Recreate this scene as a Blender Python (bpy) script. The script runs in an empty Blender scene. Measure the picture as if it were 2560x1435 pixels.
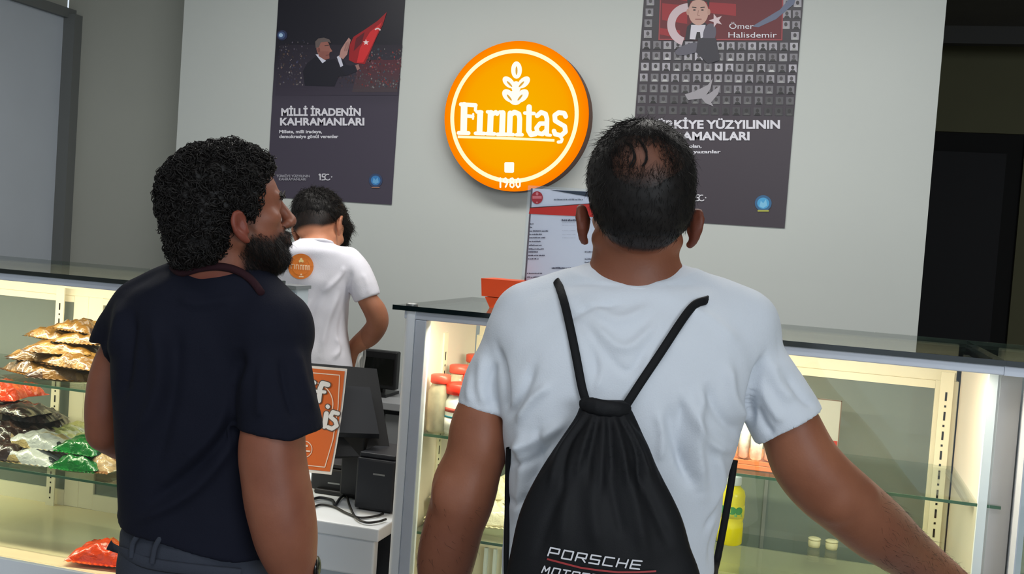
import bpy, math, random
import numpy as np
from mathutils import Vector, Matrix
random.seed(7); rng = np.random.default_rng(7)
COL = bpy.context.scene.collection
SC = bpy.context.scene

# ------------------------------------------------------------------ camera
FPX = 2635.0
YAW, PITCH, ROLL = 0.27966, 0.043866, 0.071073
CAM = np.array([0.0, 0.0, 1.52])
def _basis():
    s, c = math.sin(YAW), math.cos(YAW)
    F0 = np.array([-s, c, 0]); r0 = np.array([c, s, 0]); z = np.array([0, 0, 1.])
    F = math.cos(PITCH)*F0 - math.sin(PITCH)*z
    u0 = math.cos(PITCH)*z + math.sin(PITCH)*F0
    R = math.cos(ROLL)*r0 + math.sin(ROLL)*u0
    U = -math.sin(ROLL)*r0 + math.cos(ROLL)*u0
    return R, U, F
RR, UU, FF = _basis()
cam_d = bpy.data.cameras.new('camera'); cam = bpy.data.objects.new('camera', cam_d); COL.objects.link(cam)
cam_d.sensor_fit = 'HORIZONTAL'; cam_d.sensor_width = 36; cam_d.lens = 36*FPX/2560; cam_d.clip_start = .05
mw = Matrix([[RR[i], UU[i], -FF[i], CAM[i]] for i in range(3)] + [[0, 0, 0, 1]])
cam.matrix_world = mw
SC.camera = cam

# ------------------------------------------------------------------ world, lights, exposure
SC.view_settings.view_transform = 'Standard'; SC.view_settings.look = 'None'
SC.view_settings.gamma = 1; SC.view_settings.use_curve_mapping = False
SC.view_settings.exposure = 0.0
W = bpy.data.worlds.new('world'); SC.world = W; W.use_nodes = True
W.node_tree.nodes['Background'].inputs[0].default_value = (.80, .90, 1, 1)
W.node_tree.nodes['Background'].inputs[1].default_value = .86
def area(name, loc, target, sx, sy, power, color=(1, 1, 1), spread=None):
    l = bpy.data.lights.new(name, 'AREA'); l.shape = 'RECTANGLE'; l.size = sx; l.size_y = sy
    l.energy = power; l.color = color
    if spread: l.spread = spread
    o = bpy.data.objects.new(name, l); COL.objects.link(o); o.location = loc
    d = Vector(target)-Vector(loc); o.rotation_euler = d.to_track_quat('-Z', 'Y').to_euler()
    return o
area('shopfront_daylight', (2.9, -2.2, 2.3), (-.6, 2.4, 1.2), 2.2, 1.4, 92, (.86, .93, 1))
area('ceiling_panel_light', (-.9, 2.9, 2.96), (-.9, 2.9, 0), 3.0, .5, 54, (1, .98, .94))
area('ceiling_panel_light_front', (-.6, .3, 2.96), (-.6, .3, 0), 2.2, .7, 18, (.97, .98, 1))

# ------------------------------------------------------------------ projection helpers
def c3(px, py, d):                      # pixel + depth -> camera space (right, up, depth) metres
    return np.array([(px-1280)/FPX*d, (717.5-py)/FPX*d, d])
def c2w(p):
    p = np.asarray(p, float)
    return CAM + p[..., 0:1]*RR + p[..., 1:2]*UU + p[..., 2:3]*FF
def w2c(p):
    q = np.asarray(p, float)-CAM
    return np.stack([q@RR, q@UU, q@FF], -1)
def ray(px, py): return FF + (px-1280)/FPX*RR + (717.5-py)/FPX*UU
def atY(px, py, Y): r = ray(px, py); return CAM + r*(Y/r[1])
def atZ(px, py, Z): r = ray(px, py); return CAM + r*((Z-CAM[2])/r[2])

# ------------------------------------------------------------------ materials
def lin(c):
    c = [x/255 for x in c]
    return tuple(x/12.92 if x <= .04045 else ((x+.055)/1.055)**2.4 for x in c)
def mat(name, rgb, rough=.6, metal=0, var=.0, vscale=8, bump=0, bscale=60, spec=.5, coat=0, sss=0, sheen=0):
    m = bpy.data.materials.new(name); m.use_nodes = True
    nt = m.node_tree; b = nt.nodes['Principled BSDF']; c = lin(rgb)
    b.inputs['Base Color'].default_value = (*c, 1); b.inputs['Roughness'].default_value = rough
    b.inputs['Metallic'].default_value = metal; b.inputs['Specular IOR Level'].default_value = spec
    b.inputs['Coat Weight'].default_value = coat
    if sheen: b.inputs['Sheen Weight'].default_value = sheen
    if sss:
        b.inputs['Subsurface Weight'].default_value = sss
        b.inputs['Subsurface Radius'].default_value = (.012, .005, .003); b.inputs['Subsurface Scale'].default_value = .6
    tc = nt.nodes.new('ShaderNodeTexCoord')
    if var:
        n = nt.nodes.new('ShaderNodeTexNoise'); n.inputs['Scale'].default_value = vscale; n.inputs['Detail'].default_value = 5
        nt.links.new(tc.outputs['Object'], n.inputs['Vector'])
        r = nt.nodes.new('ShaderNodeValToRGB')
        r.color_ramp.elements[0].position = .3; r.color_ramp.elements[1].position = .7
        r.color_ramp.elements[0].color = (*[x*(1-var) for x in c], 1); r.color_ramp.elements[1].color = (*[min(1, x*(1+var)) for x in c], 1)
        nt.links.new(n.outputs['Fac'], r.inputs[0]); nt.links.new(r.outputs[0], b.inputs['Base Color'])
    if bump:
        n2 = nt.nodes.new('ShaderNodeTexNoise'); n2.inputs['Scale'].default_value = bscale; n2.inputs['Detail'].default_value = 4
        nt.links.new(tc.outputs['Object'], n2.inputs['Vector'])
        bp = nt.nodes.new('ShaderNodeBump'); bp.inputs['Strength'].default_value = bump; bp.inputs['Distance'].default_value = .002
        nt.links.new(n2.outputs['Fac'], bp.inputs['Height']); nt.links.new(bp.outputs[0], b.inputs['Normal'])
    return m
def mat_emit(name, rgb, strength=1):
    m = bpy.data.materials.new(name); m.use_nodes = True; nt = m.node_tree; nt.nodes.clear()
    o = nt.nodes.new('ShaderNodeOutputMaterial'); e = nt.nodes.new('ShaderNodeEmission')
    e.inputs[0].default_value = (*lin(rgb), 1); e.inputs[1].default_value = strength
    nt.links.new(e.outputs[0], o.inputs[0]); return m
def mat_attr(name, attr='tint', rough=.5, emit=0, spec=.5):
    m = bpy.data.materials.new(name); m.use_nodes = True; nt = m.node_tree; b = nt.nodes['Principled BSDF']
    a = nt.nodes.new('ShaderNodeAttribute'); a.attribute_name = attr
    b.inputs['Roughness'].default_value = rough; b.inputs['Specular IOR Level'].default_value = spec
    if emit:
        b.inputs['Base Color'].default_value = (0.02, 0.01, 0, 1)
        nt.links.new(a.outputs['Color'], b.inputs['Emission Color']); b.inputs['Emission Strength'].default_value = emit
    else: nt.links.new(a.outputs['Color'], b.inputs['Base Color'])
    return m
def mat_glass(name, tint=(245, 250, 248), refl=1.0, haze=0):
    m = bpy.data.materials.new(name); m.use_nodes = True; nt = m.node_tree; nt.nodes.clear()
    o = nt.nodes.new('ShaderNodeOutputMaterial'); t = nt.nodes.new('ShaderNodeBsdfTransparent'); g = nt.nodes.new('ShaderNodeBsdfGlossy')
    t.inputs[0].default_value = (*lin(tint), 1); g.inputs['Roughness'].default_value = .02
    lw = nt.nodes.new('ShaderNodeLayerWeight'); lw.inputs[0].default_value = .5
    f = nt.nodes.new('ShaderNodeMath'); f.operation = 'POWER'; f.inputs[1].default_value = 5; nt.links.new(lw.outputs['Facing'], f.inputs[0])
    mu = nt.nodes.new('ShaderNodeMath'); mu.operation = 'MULTIPLY_ADD'; mu.inputs[1].default_value = .92*min(1, refl); mu.inputs[2].default_value = .045*refl
    mx = nt.nodes.new('ShaderNodeMixShader'); nt.links.new(f.outputs[0], mu.inputs[0]); nt.links.new(mu.outputs[0], mx.inputs[0])
    nt.links.new(t.outputs[0], mx.inputs[1]); nt.links.new(g.outputs[0], mx.inputs[2])
    last = mx
    if haze:
        d = nt.nodes.new('ShaderNodeBsdfDiffuse'); d.inputs[0].default_value = (*lin((158, 166, 158)), 1)
        m2 = nt.nodes.new('ShaderNodeMixShader'); m2.inputs[0].default_value = haze
        nt.links.new(mx.outputs[0], m2.inputs[1]); nt.links.new(d.outputs[0], m2.inputs[2]); last = m2
    nt.links.new(last.outputs[0], o.inputs[0]); return m

M = dict(
    wall=mat('painted_wall', (188, 192, 188), .85, var=.02, vscale=1.5, bump=.05, bscale=120),
    greywall=mat('grey_wall', (168, 168, 158), .85, var=.03, vscale=1.2),
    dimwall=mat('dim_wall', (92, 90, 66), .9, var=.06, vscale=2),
    ceil=mat('ceiling_paint', (175, 174, 168), .9, var=.02),
    floor=mat('floor_tile', (150, 146, 140), .4, var=.06, vscale=3),
    joint=mat('tile_joint', (96, 92, 88), .8),
    dark=mat('dark_door', (18, 17, 16), .7, spec=.2, var=.1),
    alu=mat('anodised_aluminium', (200, 207, 218), .42, .1, var=.02, vscale=30),
    white=mat('white_laminate', (232, 238, 244), .45, var=.015, vscale=4),
    cream=mat('cream_laminate', (236, 226, 200), .4, var=.02, vscale=5),
    pink=mat('case_side_laminate', (226, 212, 198), .5, var=.02, vscale=4),
    tray=mat('case_tray', (232, 214, 178), .22, var=.05, vscale=3),
    slot=mat('slot_black', (14, 13, 10), .9),
    glass=mat_glass('clear_glass', (249, 252, 250), .9),
    acrylic=mat_glass('clear_acrylic', (252, 253, 254), 1.0),
    topglass=mat_glass('counter_glass', (222, 230, 228), 1.0),
    shelfglass=mat_glass('shelf_glass', (240, 246, 242), .8),
    reardoor=mat_glass('rear_sliding_glass', (170, 182, 176), 1.6, .42),
    edge=mat('glass_edge', (13, 26, 27), .15, spec=.8),
    pale_edge=mat('pale_glass_edge', (176, 188, 180), .3),
    green_edge=mat('green_glass_edge', (70, 104, 84), .2),
    black=mat('black_plastic', (11, 12, 15), .45, var=.05),
    black2=mat('dark_grey_plastic', (26, 29, 36), .5, var=.05),
    cable=mat('black_cable', (12, 12, 13), .5),
    wcable=mat('pale_cable', (190, 190, 186), .5),
    screen=mat('dark_screen', (8, 9, 10), .15),
    orange=mat('orange_card', (222, 74, 18), .5, var=.05, vscale=20),
    led=mat_emit('led_strip', (255, 236, 190), 5),
    steel=mat('grey_metal', (140, 142, 140), .4, .5),
)

# ------------------------------------------------------------------ object helpers
def tag(o, label=None, cat=None, group=None, kind=None):
    if label: o['label'] = label
    if cat: o['category'] = cat
    if group: o['group'] = group
    if kind: o['kind'] = kind
    return o
def thing(name, label, cat, loc=(0, 0, 0), rotz=0, group=None):
    o = bpy.data.objects.new(name, None); COL.objects.link(o); o.location = loc; o.rotation_euler = (0, 0, rotz)
    o.empty_display_size = .05
    return tag(o, label, cat, group)
def mesh_np(name, V, Fc, m, parent=None, smooth=False, world=False, attrs=None, fmat=None):
    """V (n,3), Fc (k,4|3) array or list of tuples. world=True: V is in world space, made local to parent."""
    V = np.asarray(V, float)
    if world and parent is not None:
        p = parent; off = np.zeros(3)
        while p is not None: off += np.array(p.location); p = p.parent
        V = V-off
    me = bpy.data.meshes.new(name)
    if isinstance(Fc, np.ndarray):
        n = len(Fc); k = Fc.shape[1]
        me.vertices.add(len(V)); me.vertices.foreach_set('co', V.astype(np.float32).ravel())
        me.loops.add(n*k); me.loops.foreach_set('vertex_index', Fc.astype(np.int32).ravel())
        me.polygons.add(n); me.polygons.foreach_set('loop_start', np.arange(0, n*k, k, dtype=np.int32))
        me.polygons.foreach_set('loop_total', np.full(n, k, np.int32))
        me.update(calc_edges=True)
    else:
        me.from_pydata([tuple(v) for v in V], [], Fc); me.update()
    if smooth: me.polygons.foreach_set('use_smooth', [True]*len(me.polygons))
    for mm in (m if isinstance(m, (list, tuple)) else [m]): me.materials.append(mm)
    if fmat is not None: me.polygons.foreach_set('material_index', fmat)
    if attrs:
        for k_, a in attrs.items():
            a = np.asarray(a, np.float32)
            if a.ndim == 1:
                at = me.attributes.new(k_, 'FLOAT', 'POINT'); at.data.foreach_set('value', a)
            else:
                dom = 'POINT' if len(a) == len(V) else 'FACE'
                at = me.attributes.new(k_, 'FLOAT_COLOR', dom)
                at.data.foreach_set('color', np.concatenate([a, np.ones((len(a), 1), np.float32)], 1).ravel())
    o = bpy.data.objects.new(name, me); COL.objects.link(o)
    if parent is not None: o.parent = parent
    return o
class MB:
    def __init__(s): s.v = []; s.f = []; s.mi = []
    def add(s, V, Fc, mi=0):
        b = len(s.v); s.v += [tuple(x) for x in V]; s.f += [tuple(i+b for i in f) for f in Fc]; s.mi += [mi]*len(Fc); return s
    def box(s, x0, x1, y0, y1, z0, z1, mi=0, ch=0.0):
        if ch <= 0:
            V = [(x, y, z) for x in (x0, x1) for y in (y0, y1) for z in (z0, z1)]
            return s.add(V, [(0, 1, 3, 2), (4, 6, 7, 5), (0, 4, 5, 1), (2, 3, 7, 6), (0, 2, 6, 4), (1, 5, 7, 3)], mi)
        import bmesh
        bm = bmesh.new(); bmesh.ops.create_cube(bm, size=1)
        bmesh.ops.scale(bm, vec=(x1-x0, y1-y0, z1-z0), verts=bm.verts)
        bmesh.ops.bevel(bm, geom=list(bm.edges), offset=ch, segments=2, affect='EDGES', profile=.5)
        bmesh.ops.translate(bm, vec=((x0+x1)/2, (y0+y1)/2, (z0+z1)/2), verts=bm.verts)
        bm.verts.index_update()
        s.add([v.co[:] for v in bm.verts], [[v.index for v in f.verts] for f in bm.faces], mi); bm.free(); return s
    def lathe(s, prof, seg=28, c=(0, 0, 0), mi=0):
        V = []; Fc = []
        for r, z in prof:
            for i in range(seg):
                a = 2*math.pi*i/seg; V.append((c[0]+r*math.cos(a), c[1]+r*math.sin(a), c[2]+z))
        for j in range(len(prof)-1):
            for i in range(seg):
                k = (i+1) % seg; Fc.append((j*seg+i, j*seg+k, (j+1)*seg+k, (j+1)*seg+i))
        Fc.append(tuple(range(seg))[::-1]); Fc.append(tuple((len(prof)-1)*seg+i for i in range(seg)))
        return s.add(V, Fc, mi)
    def obj(s, name, m, parent=None, smooth=False, kind=None, world=False):
        o = mesh_np(name, s.v, s.f, m, parent, smooth, world, fmat=s.mi)
        if kind: o['kind'] = kind
        return o
def tubes(P, Rd, sides=4, cap=False):
    """P (N,M,3) polylines, Rd (N,M) radii -> V, quads"""
    P = np.asarray(P, float); N, Mn, _ = P.shape; Rd = np.broadcast_to(np.asarray(Rd, float), (N, Mn))
    T = np.gradient(P, axis=1); T /= np.linalg.norm(T, axis=2, keepdims=True)+1e-9
    ref = np.tile(np.array([0.31, 0.52, 0.79]), (N, Mn, 1))
    bad = np.abs((T*ref).sum(2)) > .95; ref[bad] = (1, 0, 0)
    A = np.cross(T, ref); A /= np.linalg.norm(A, axis=2, keepdims=True)+1e-9; B = np.cross(T, A)
    an = np.arange(sides)*2*math.pi/sides
    V = P[:, :, None, :] + Rd[:, :, None, None]*(np.cos(an)[None, None, :, None]*A[:, :, None, :]+np.sin(an)[None, None, :, None]*B[:, :, None, :])
    idx = np.arange(N*Mn*sides).reshape(N, Mn, sides)
    a = idx[:, :-1, :]; b = np.roll(idx, -1, 2)[:, :-1, :]; c = np.roll(idx, -1, 2)[:, 1:, :]; d = idx[:, 1:, :]
    return V.reshape(-1, 3), np.stack([a, b, c, d], -1).reshape(-1, 4)
def spline(pts, n):
    pts = np.asarray(pts, float); m = len(pts)
    if m < 3: return pts[0]+(pts[-1]-pts[0])*np.linspace(0, 1, n)[:, None]
    t = np.linspace(0, m-1, n); i = np.clip(t.astype(int), 0, m-2); f = (t-i)[:, None]
    p = np.vstack([2*pts[0]-pts[1], pts, 2*pts[-1]-pts[-2]])
    p0, p1, p2, p3 = p[i], p[i+1], p[i+2], p[i+3]
    return .5*((2*p1)+(-p0+p2)*f+(2*p0-5*p1+4*p2-p3)*f**2+(-p0+3*p1-3*p2+p3)*f**3)
def cable(name, pts, r, m, label=None, cat=None, parent=None, n=60, world=True, kind=None):
    V, Fc = tubes(spline(pts, n)[None], r, 8)
    o = mesh_np(name, V, Fc, m, parent, True, world=world)
    if label: tag(o, label, cat)
    if kind: o['kind'] = kind
    return o

# ------------------------------------------------------------------ flat print (posters, labels, signs)
class Print:
    """flat polygons with a colour each, laid out on a mapping px->3d (off = layer offset towards viewer)"""
    def __init__(s, fn, step=.0003): s.fn = fn; s.v = []; s.f = []; s.c = []; s.step = step; s.layer = 1; s.cnt = 0; s.last = 1
    def poly(s, pts, col):
        if s.layer != s.last: s.cnt = 0; s.last = s.layer
        s.cnt = (s.cnt+1) % 50; o_ = s.layer*s.step+s.cnt*5e-6
        b = len(s.v); s.v += [s.fn(x, y, o_) for x, y in pts]; s.f.append(tuple(range(b, b+len(pts)))); s.c.append(lin(col))
    def ell(s, cx, cy, rx, ry, col, rot=0, n=28):
        c, si = math.cos(rot), math.sin(rot)
        s.poly([(cx+rx*math.cos(a)*c-ry*math.sin(a)*si, cy+rx*math.cos(a)*si+ry*math.sin(a)*c) for a in [2*math.pi*i/n for i in range(n)]], col)
    def rect(s, x0, y0, x1, y1, col): s.poly([(x0, y0), (x1, y0), (x1, y1), (x0, y1)], col)
    def ring(s, cx, cy, r0, r1, col, a0=0, a1=2*math.pi, n=64):
        for i in range(n):
            a, b = a0+(a1-a0)*i/n, a0+(a1-a0)*(i+1)/n
            s.poly([(cx+r0*math.cos(a), cy+r0*math.sin(a)), (cx+r1*math.cos(a), cy+r1*math.sin(a)), (cx+r1*math.cos(b), cy+r1*math.sin(b)), (cx+r0*math.cos(b), cy+r0*math.sin(b))], col)
    def stroke(s, pts, w, col, caps=True, seg=None):
        pts = [np.array(p, float) for p in pts]
        for a, b in zip(pts[:-1], pts[1:]):
            L = np.linalg.norm(b-a)
            if L < 1e-6: continue
            t = (b-a)/L; n = np.array([-t[1], t[0]])*w/2; k = max(1, int(L/seg)) if seg else 1
            for i in range(k):
                p, q = a+(b-a)*i/k, a+(b-a)*(i+1)/k; s.poly([p-n, q-n, q+n, p+n], col)
        if caps:
            for p in pts: s.ell(p[0], p[1], w/2, w/2, col, n=10)
    def star(s, cx, cy, r, col, rot=-math.pi/2):
        s.poly([(cx+(r if i % 2 == 0 else r*.4)*math.cos(rot+i*math.pi/5), cy+(r if i % 2 == 0 else r*.4)*math.sin(rot+i*math.pi/5)) for i in range(10)], col)
    def obj(s, name, m, parent, world=True):
        o = mesh_np(name, s.v, s.f, m, parent, world=world, attrs={'tint': np.array(s.c)}); o['kind'] = 'stuff'; return o
_font_cache = {}
def text_polys(txt, bold=0.0):
    cu = bpy.data.curves.new('t', 'FONT'); cu.body = txt; cu.size = 1; cu.offset = bold; cu.resolution_u = 3
    o = bpy.data.objects.new('t', cu); COL.objects.link(o); bpy.context.view_layer.update()
    me = o.evaluated_get(bpy.context.evaluated_depsgraph_get()).to_mesh()
    V = np.array([v.co[:] for v in me.vertices]); Fc = [tuple(p.vertices) for p in me.polygons]
    bpy.data.objects.remove(o); bpy.data.curves.remove(cu)
    return V, Fc
def text_px(name, txt, x0, yb, x1, cap, fn, m, parent, bold=.02, layer=3, shear=0, slope=0):
    """text from pixel x0 to x1, baseline yb at x0, capital height cap px, mapped by fn"""
    V, Fc = text_polys(txt, bold)
    mn, mx = V[:, 0].min(), V[:, 0].max(); sx = (x1-x0)/(mx-mn); sy = cap/.70
    pts = [fn(x0+(v[0]-mn)*sx+shear*v[1]*sy, yb+slope*(v[0]-mn)*sx-v[1]*sy, layer*.0003) for v in V]
    return mesh_np(name, pts, Fc, m, parent, world=True)

# ================================================================== SETTING
def struct(mb, name, m, smooth=False): return mb.obj(name, m, None, smooth, 'structure')
YW = 4.30                                        # the light wall behind the counter
struct(MB().box(-2.909, .388, YW, YW+.16, 0, 3.0), 'wall_back', M['wall'])
pL = atY(190, 60, 4.75)                          # corner of the recess on the left
XL = pL[0]
struct(MB().box(XL-.05, -2.909, 4.75, 4.9, 0, 3.0), 'wall_back_left', M['greywall'])
wl = struct(MB().box(XL-.2, XL-.06, -3.4, 4.75, 0, 3.0), 'wall_left', M['greywall'])
bluegrey = mat('blue_grey_panel', (186, 192, 200), .35, var=.04, vscale=2)
panel_z = 2.52
for i, (y0, y1) in enumerate([(4.72, 3.35), (3.33, 2.0), (1.98, .6)]):
    o = MB().box(XL-.06, XL-.03, y1, y0, .02, panel_z).obj('panel', bluegrey, wl)
struct(MB().box(XL-.06, XL+.0, .6, 4.75, panel_z, panel_z+.05).box(XL-.03, XL+.04, 4.69, 4.75, 0, panel_z+.02), 'trim_1', mat('panel_trim', (104, 106, 104), .5))
FLR = struct(MB().box(XL-.2, 4.2, -3.4, 7.2, -.06, -.002), 'floor', M['joint'])
def floor_tiles():
    base = None; s = .6
    for ix in range(-8, 7):
        for iy in range(-3, 12):
            x, y = ix*s, iy*s
            if x < XL-.1 or y < -3.3 or x+s > 4.2 or y+s > 7.2: continue
            if base is None:
                base = MB().box(.002, s-.002, .002, s-.002, -.004, 0).obj('tile', M['floor'], FLR); o = base
            else:
                o = base.copy(); COL.objects.link(o); o.parent = FLR
            o.location = (x, y, 0)
floor_tiles()
struct(MB().box(XL-.2, 4.2, -3.4, 4.9, 3.0, 3.06), 'ceiling', M['ceil'])
# deep dark room on the right
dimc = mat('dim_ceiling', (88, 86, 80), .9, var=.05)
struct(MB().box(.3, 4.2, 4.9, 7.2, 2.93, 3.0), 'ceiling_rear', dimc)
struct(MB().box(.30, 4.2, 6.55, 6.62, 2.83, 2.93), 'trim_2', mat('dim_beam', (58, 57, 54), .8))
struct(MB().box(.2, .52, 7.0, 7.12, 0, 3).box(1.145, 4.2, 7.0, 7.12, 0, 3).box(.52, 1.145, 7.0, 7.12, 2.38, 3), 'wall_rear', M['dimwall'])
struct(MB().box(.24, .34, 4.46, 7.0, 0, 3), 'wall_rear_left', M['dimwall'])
struct(MB().box(4.1, 4.2, -3.4, 7.1, 0, 3), 'wall_right', M['greywall'])
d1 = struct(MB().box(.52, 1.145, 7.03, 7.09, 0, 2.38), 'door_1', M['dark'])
MB().box(.60, 1.05, 7.01, 7.03, .02, 2.26).obj('door_leaf', mat('door_leaf_black', (24, 23, 25), .6, spec=.2), d1)
MB().box(.65, .67, 6.98, 7.01, .95, 1.1).obj('handle', M['steel'], d1)

# ================================================================== POSTERS on the back wall
def wallfn(Y): 
    def f(px, py, off=0):
        return tuple(atY(px, py, Y-off))
    return f
def poster_sheet(root, x0, x1, z0, z1, Y, top, bot):
    m = bpy.data.materials.new('poster_background'); m.use_nodes = True; nt = m.node_tree; b = nt.nodes['Principled BSDF']
    b.inputs['Roughness'].default_value = .42
    tc = nt.nodes.new('ShaderNodeTexCoord'); sp = nt.nodes.new('ShaderNodeSeparateXYZ'); nt.links.new(tc.outputs['Generated'], sp.inputs[0])
    r = nt.nodes.new('ShaderNodeValToRGB'); e = r.color_ramp.elements
    e[0].position = .45; e[0].color = (*lin(bot), 1); e[1].position = .72; e[1].color = (*lin(top), 1)
    nt.links.new(sp.outputs['Z'], r.inputs[0]); nt.links.new(r.outputs[0], b.inputs['Base Color'])
    n = 24; V = []; Fc = []
    for j in range(n+1):
        for i in range(9):
            u = i/8; v = j/n
            V.append((x0+(x1-x0)*u, Y+.0006*math.sin(9*v+4*u), z0+(z1-z0)*v))
    for j in range(n):
        for i in range(8): a = j*9+i; Fc.append((a, a+1, a+10, a+9))
    b0 = len(V); V += [(x, y+.0015, z) for x, y, z in V]; Fc += [tuple(b0+i for i in f[::-1]) for f in Fc]
    return mesh_np('sheet', V, Fc, m, root, True, world=True)
pr_m = mat_attr('poster_print', rough=.5)
ink = mat('white_ink', (214, 212, 220), .5); ink2 = mat('grey_ink', (160, 158, 168), .5)
YP = YW-.004
def crowd(P, x0, x1, y0, y1, n, pal, dim=1):
    for _ in range(n):
        x = random.uniform(x0, x1); y = y0+(y1-y0)*random.random()**.8; c = random.choice(pal)
        k = random.uniform(.45, 1)*dim; r = random.uniform(.8, 2.6)
        P.poly([(x-r, y), (x, y-r*1.2), (x+r, y), (x, y+r*1.3)], tuple(v*k for v in c))
def logo15(P, x, y, s, col):
    P.stroke([(x, y), (x+.25*s, y-.25*s), (x+.25*s, y+.9*s)], .22*s, col, False)
    P.stroke([(x+1.2*s, y-.2*s), (x+.65*s, y-.2*s), (x+.6*s, y+.28*s), (x+1.1*s, y+.3*s), (x+1.1*s, y+.8*s), (x+.5*s, y+.85*s)], .2*s, col, False)
    P.ring(x+1.6*s, y+.35*s, .42*s, .6*s, col, .6, 5.2, 18); P.star(x+2.3*s, y+.3*s, .18*s, col)
# --- left poster
t = thing('poster', 'dark poster of a suited man raising a red flag, left of the orange sign', 'poster', (-2.115, YW-.006, 1.639))
poster_sheet(t, -2.422, -1.808, 1.639, 2.57, YP, (26, 25, 36), (66, 60, 74))
f1 = wallfn(YP-.001); P = Print(f1)
P.layer = 1
for k in range(14): P.rect(700-k*.9, 112+k*9, 1006-k*.9, 114+k*9+7, (34+k*1.6, 29+k*1.5, 42+k*1.6))
P.layer = 3
for k in range(10): P.poly([(900-k*2, 150+k*8), (1003-k, 150+k*8), (1003-k, 158.2+k*8), (898-k*2, 158.2+k*8)], (76-k*1.2, 32+k*2.4, 44+k*1.8))
P.layer = 4
crowd(P, 694, 770, 100, 215, 130, [(120, 110, 130), (150, 120, 110), (90, 90, 130), (180, 170, 170)], .8)
crowd(P, 900, 1002, 120, 220, 260, [(150, 90, 100), (170, 60, 60), (150, 150, 150), (90, 110, 130)], .85)
crowd(P, 780, 900, 175, 215, 90, [(110, 100, 120), (130, 90, 100)], .7)
P.layer = 2
for r, c in ((13, (40, 48, 78)), (9, (70, 90, 130)), (5, (170, 200, 225))): P.ell(700+r*.4, 88, r, r, c); P.layer += 1
P.layer = 5
P.poly([(967, 30), (957, 62), (940, 96), (922, 138), (912, 160), (888, 158), (872, 150), (874, 112), (884, 92), (912, 74), (944, 52)], (150, 22, 30))
P.layer = 6
P.poly([(955, 55), (938, 96), (920, 134), (908, 156), (892, 157), (900, 120), (925, 80)], (205, 40, 44))
P.poly([(890, 96), (912, 80), (904, 108), (884, 128)], (92, 22, 34))
P.layer = 7; P.star(915, 106, 8, (235, 215, 215)); P.ring(944, 78, 5, 8.5, (225, 200, 200), 3.6, 6.0, 10)
P.layer = 6
P.poly([(762, 214), (757, 178), (768, 158), (790, 140), (806, 156), (836, 146), (846, 158), (862, 170), (884, 162), (892, 178), (870, 188), (846, 192), (836, 216)], (21, 20, 33))
P.poly([(846, 158), (858, 150), (866, 162), (882, 166), (890, 180), (866, 188)], (24, 23, 38))
P.layer = 7
P.poly([(789, 136), (806, 158), (815, 152), (800, 136)], (205, 205, 220)); P.poly([(842, 142), (850, 138), (858, 164), (851, 168)], (200, 200, 215))
P.ell(808, 121, 17, 24, (150, 96, 86), -.15); P.poly([(796, 140), (812, 150), (824, 146), (822, 128), (800, 128)], (140, 86, 78))
P.layer = 8
P.poly([(789, 120), (788, 104), (796, 96), (810, 94), (824, 99), (828, 108), (818, 104), (802, 106), (797, 118)], (98, 86, 84))
P.poly([(824, 117), (831, 128), (825, 131)], (160, 104, 92)); P.ell(797, 125, 3.5, 6, (122, 74, 66)); P.stroke([(812, 114), (822, 113)], 1.6, (60, 42, 40)); P.stroke([(815, 138), (824, 137)], 1.4, (95, 50, 48))
P.poly([(872, 94), (877, 100), (872, 118), (868, 136), (858, 148), (848, 142), (852, 124), (862, 108)], (176, 132, 124))
for a in range(4): P.stroke([(864+a*3, 108-a*2), (861+a*2.4, 128)], .9, (118, 78, 74), False)
P.poly([(888, 163), (896, 160), (900, 172), (893, 176)], (150, 110, 104))
P.layer = 7
logo15(P, 797, 438, 14, (200, 198, 206))
P.ell(939, 451, 17, 17, (48, 66, 100)); P.layer = 8; P.ell(939, 451, 12, 12, (52, 118, 178)); P.layer = 9
P.poly([(931, 456), (934, 444), (939, 450), (944, 443), (947, 456), (939, 460)], (96, 158, 205)); P.rect(929, 467, 949, 470, (150, 110, 90))
P.obj('print', pr_m, t)
text_px('lettering', 'MİLLİ İRADENİN', 703, 289, 902, 18, f1, ink, t, .040, 9)
text_px('lettering', 'KAHRAMANLARI', 700, 313, 911, 18, f1, ink, t, .040, 9)
text_px('lettering', 'Millete, milli iradeye,', 698, 333, 805, 8, f1, ink, t, .032, 9)
text_px('lettering', 'demokrasiye gönül verenler', 698, 345, 846, 8, f1, ink, t, .032, 9)
text_px('lettering', 'TÜRKİYE YÜZYILININ', 691, 443, 774, 6, f1, ink2, t, .02, 9)
text_px('lettering', 'KAHRAMANLARI', 697, 451, 765, 6, f1, ink2, t, .02, 9)
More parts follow.
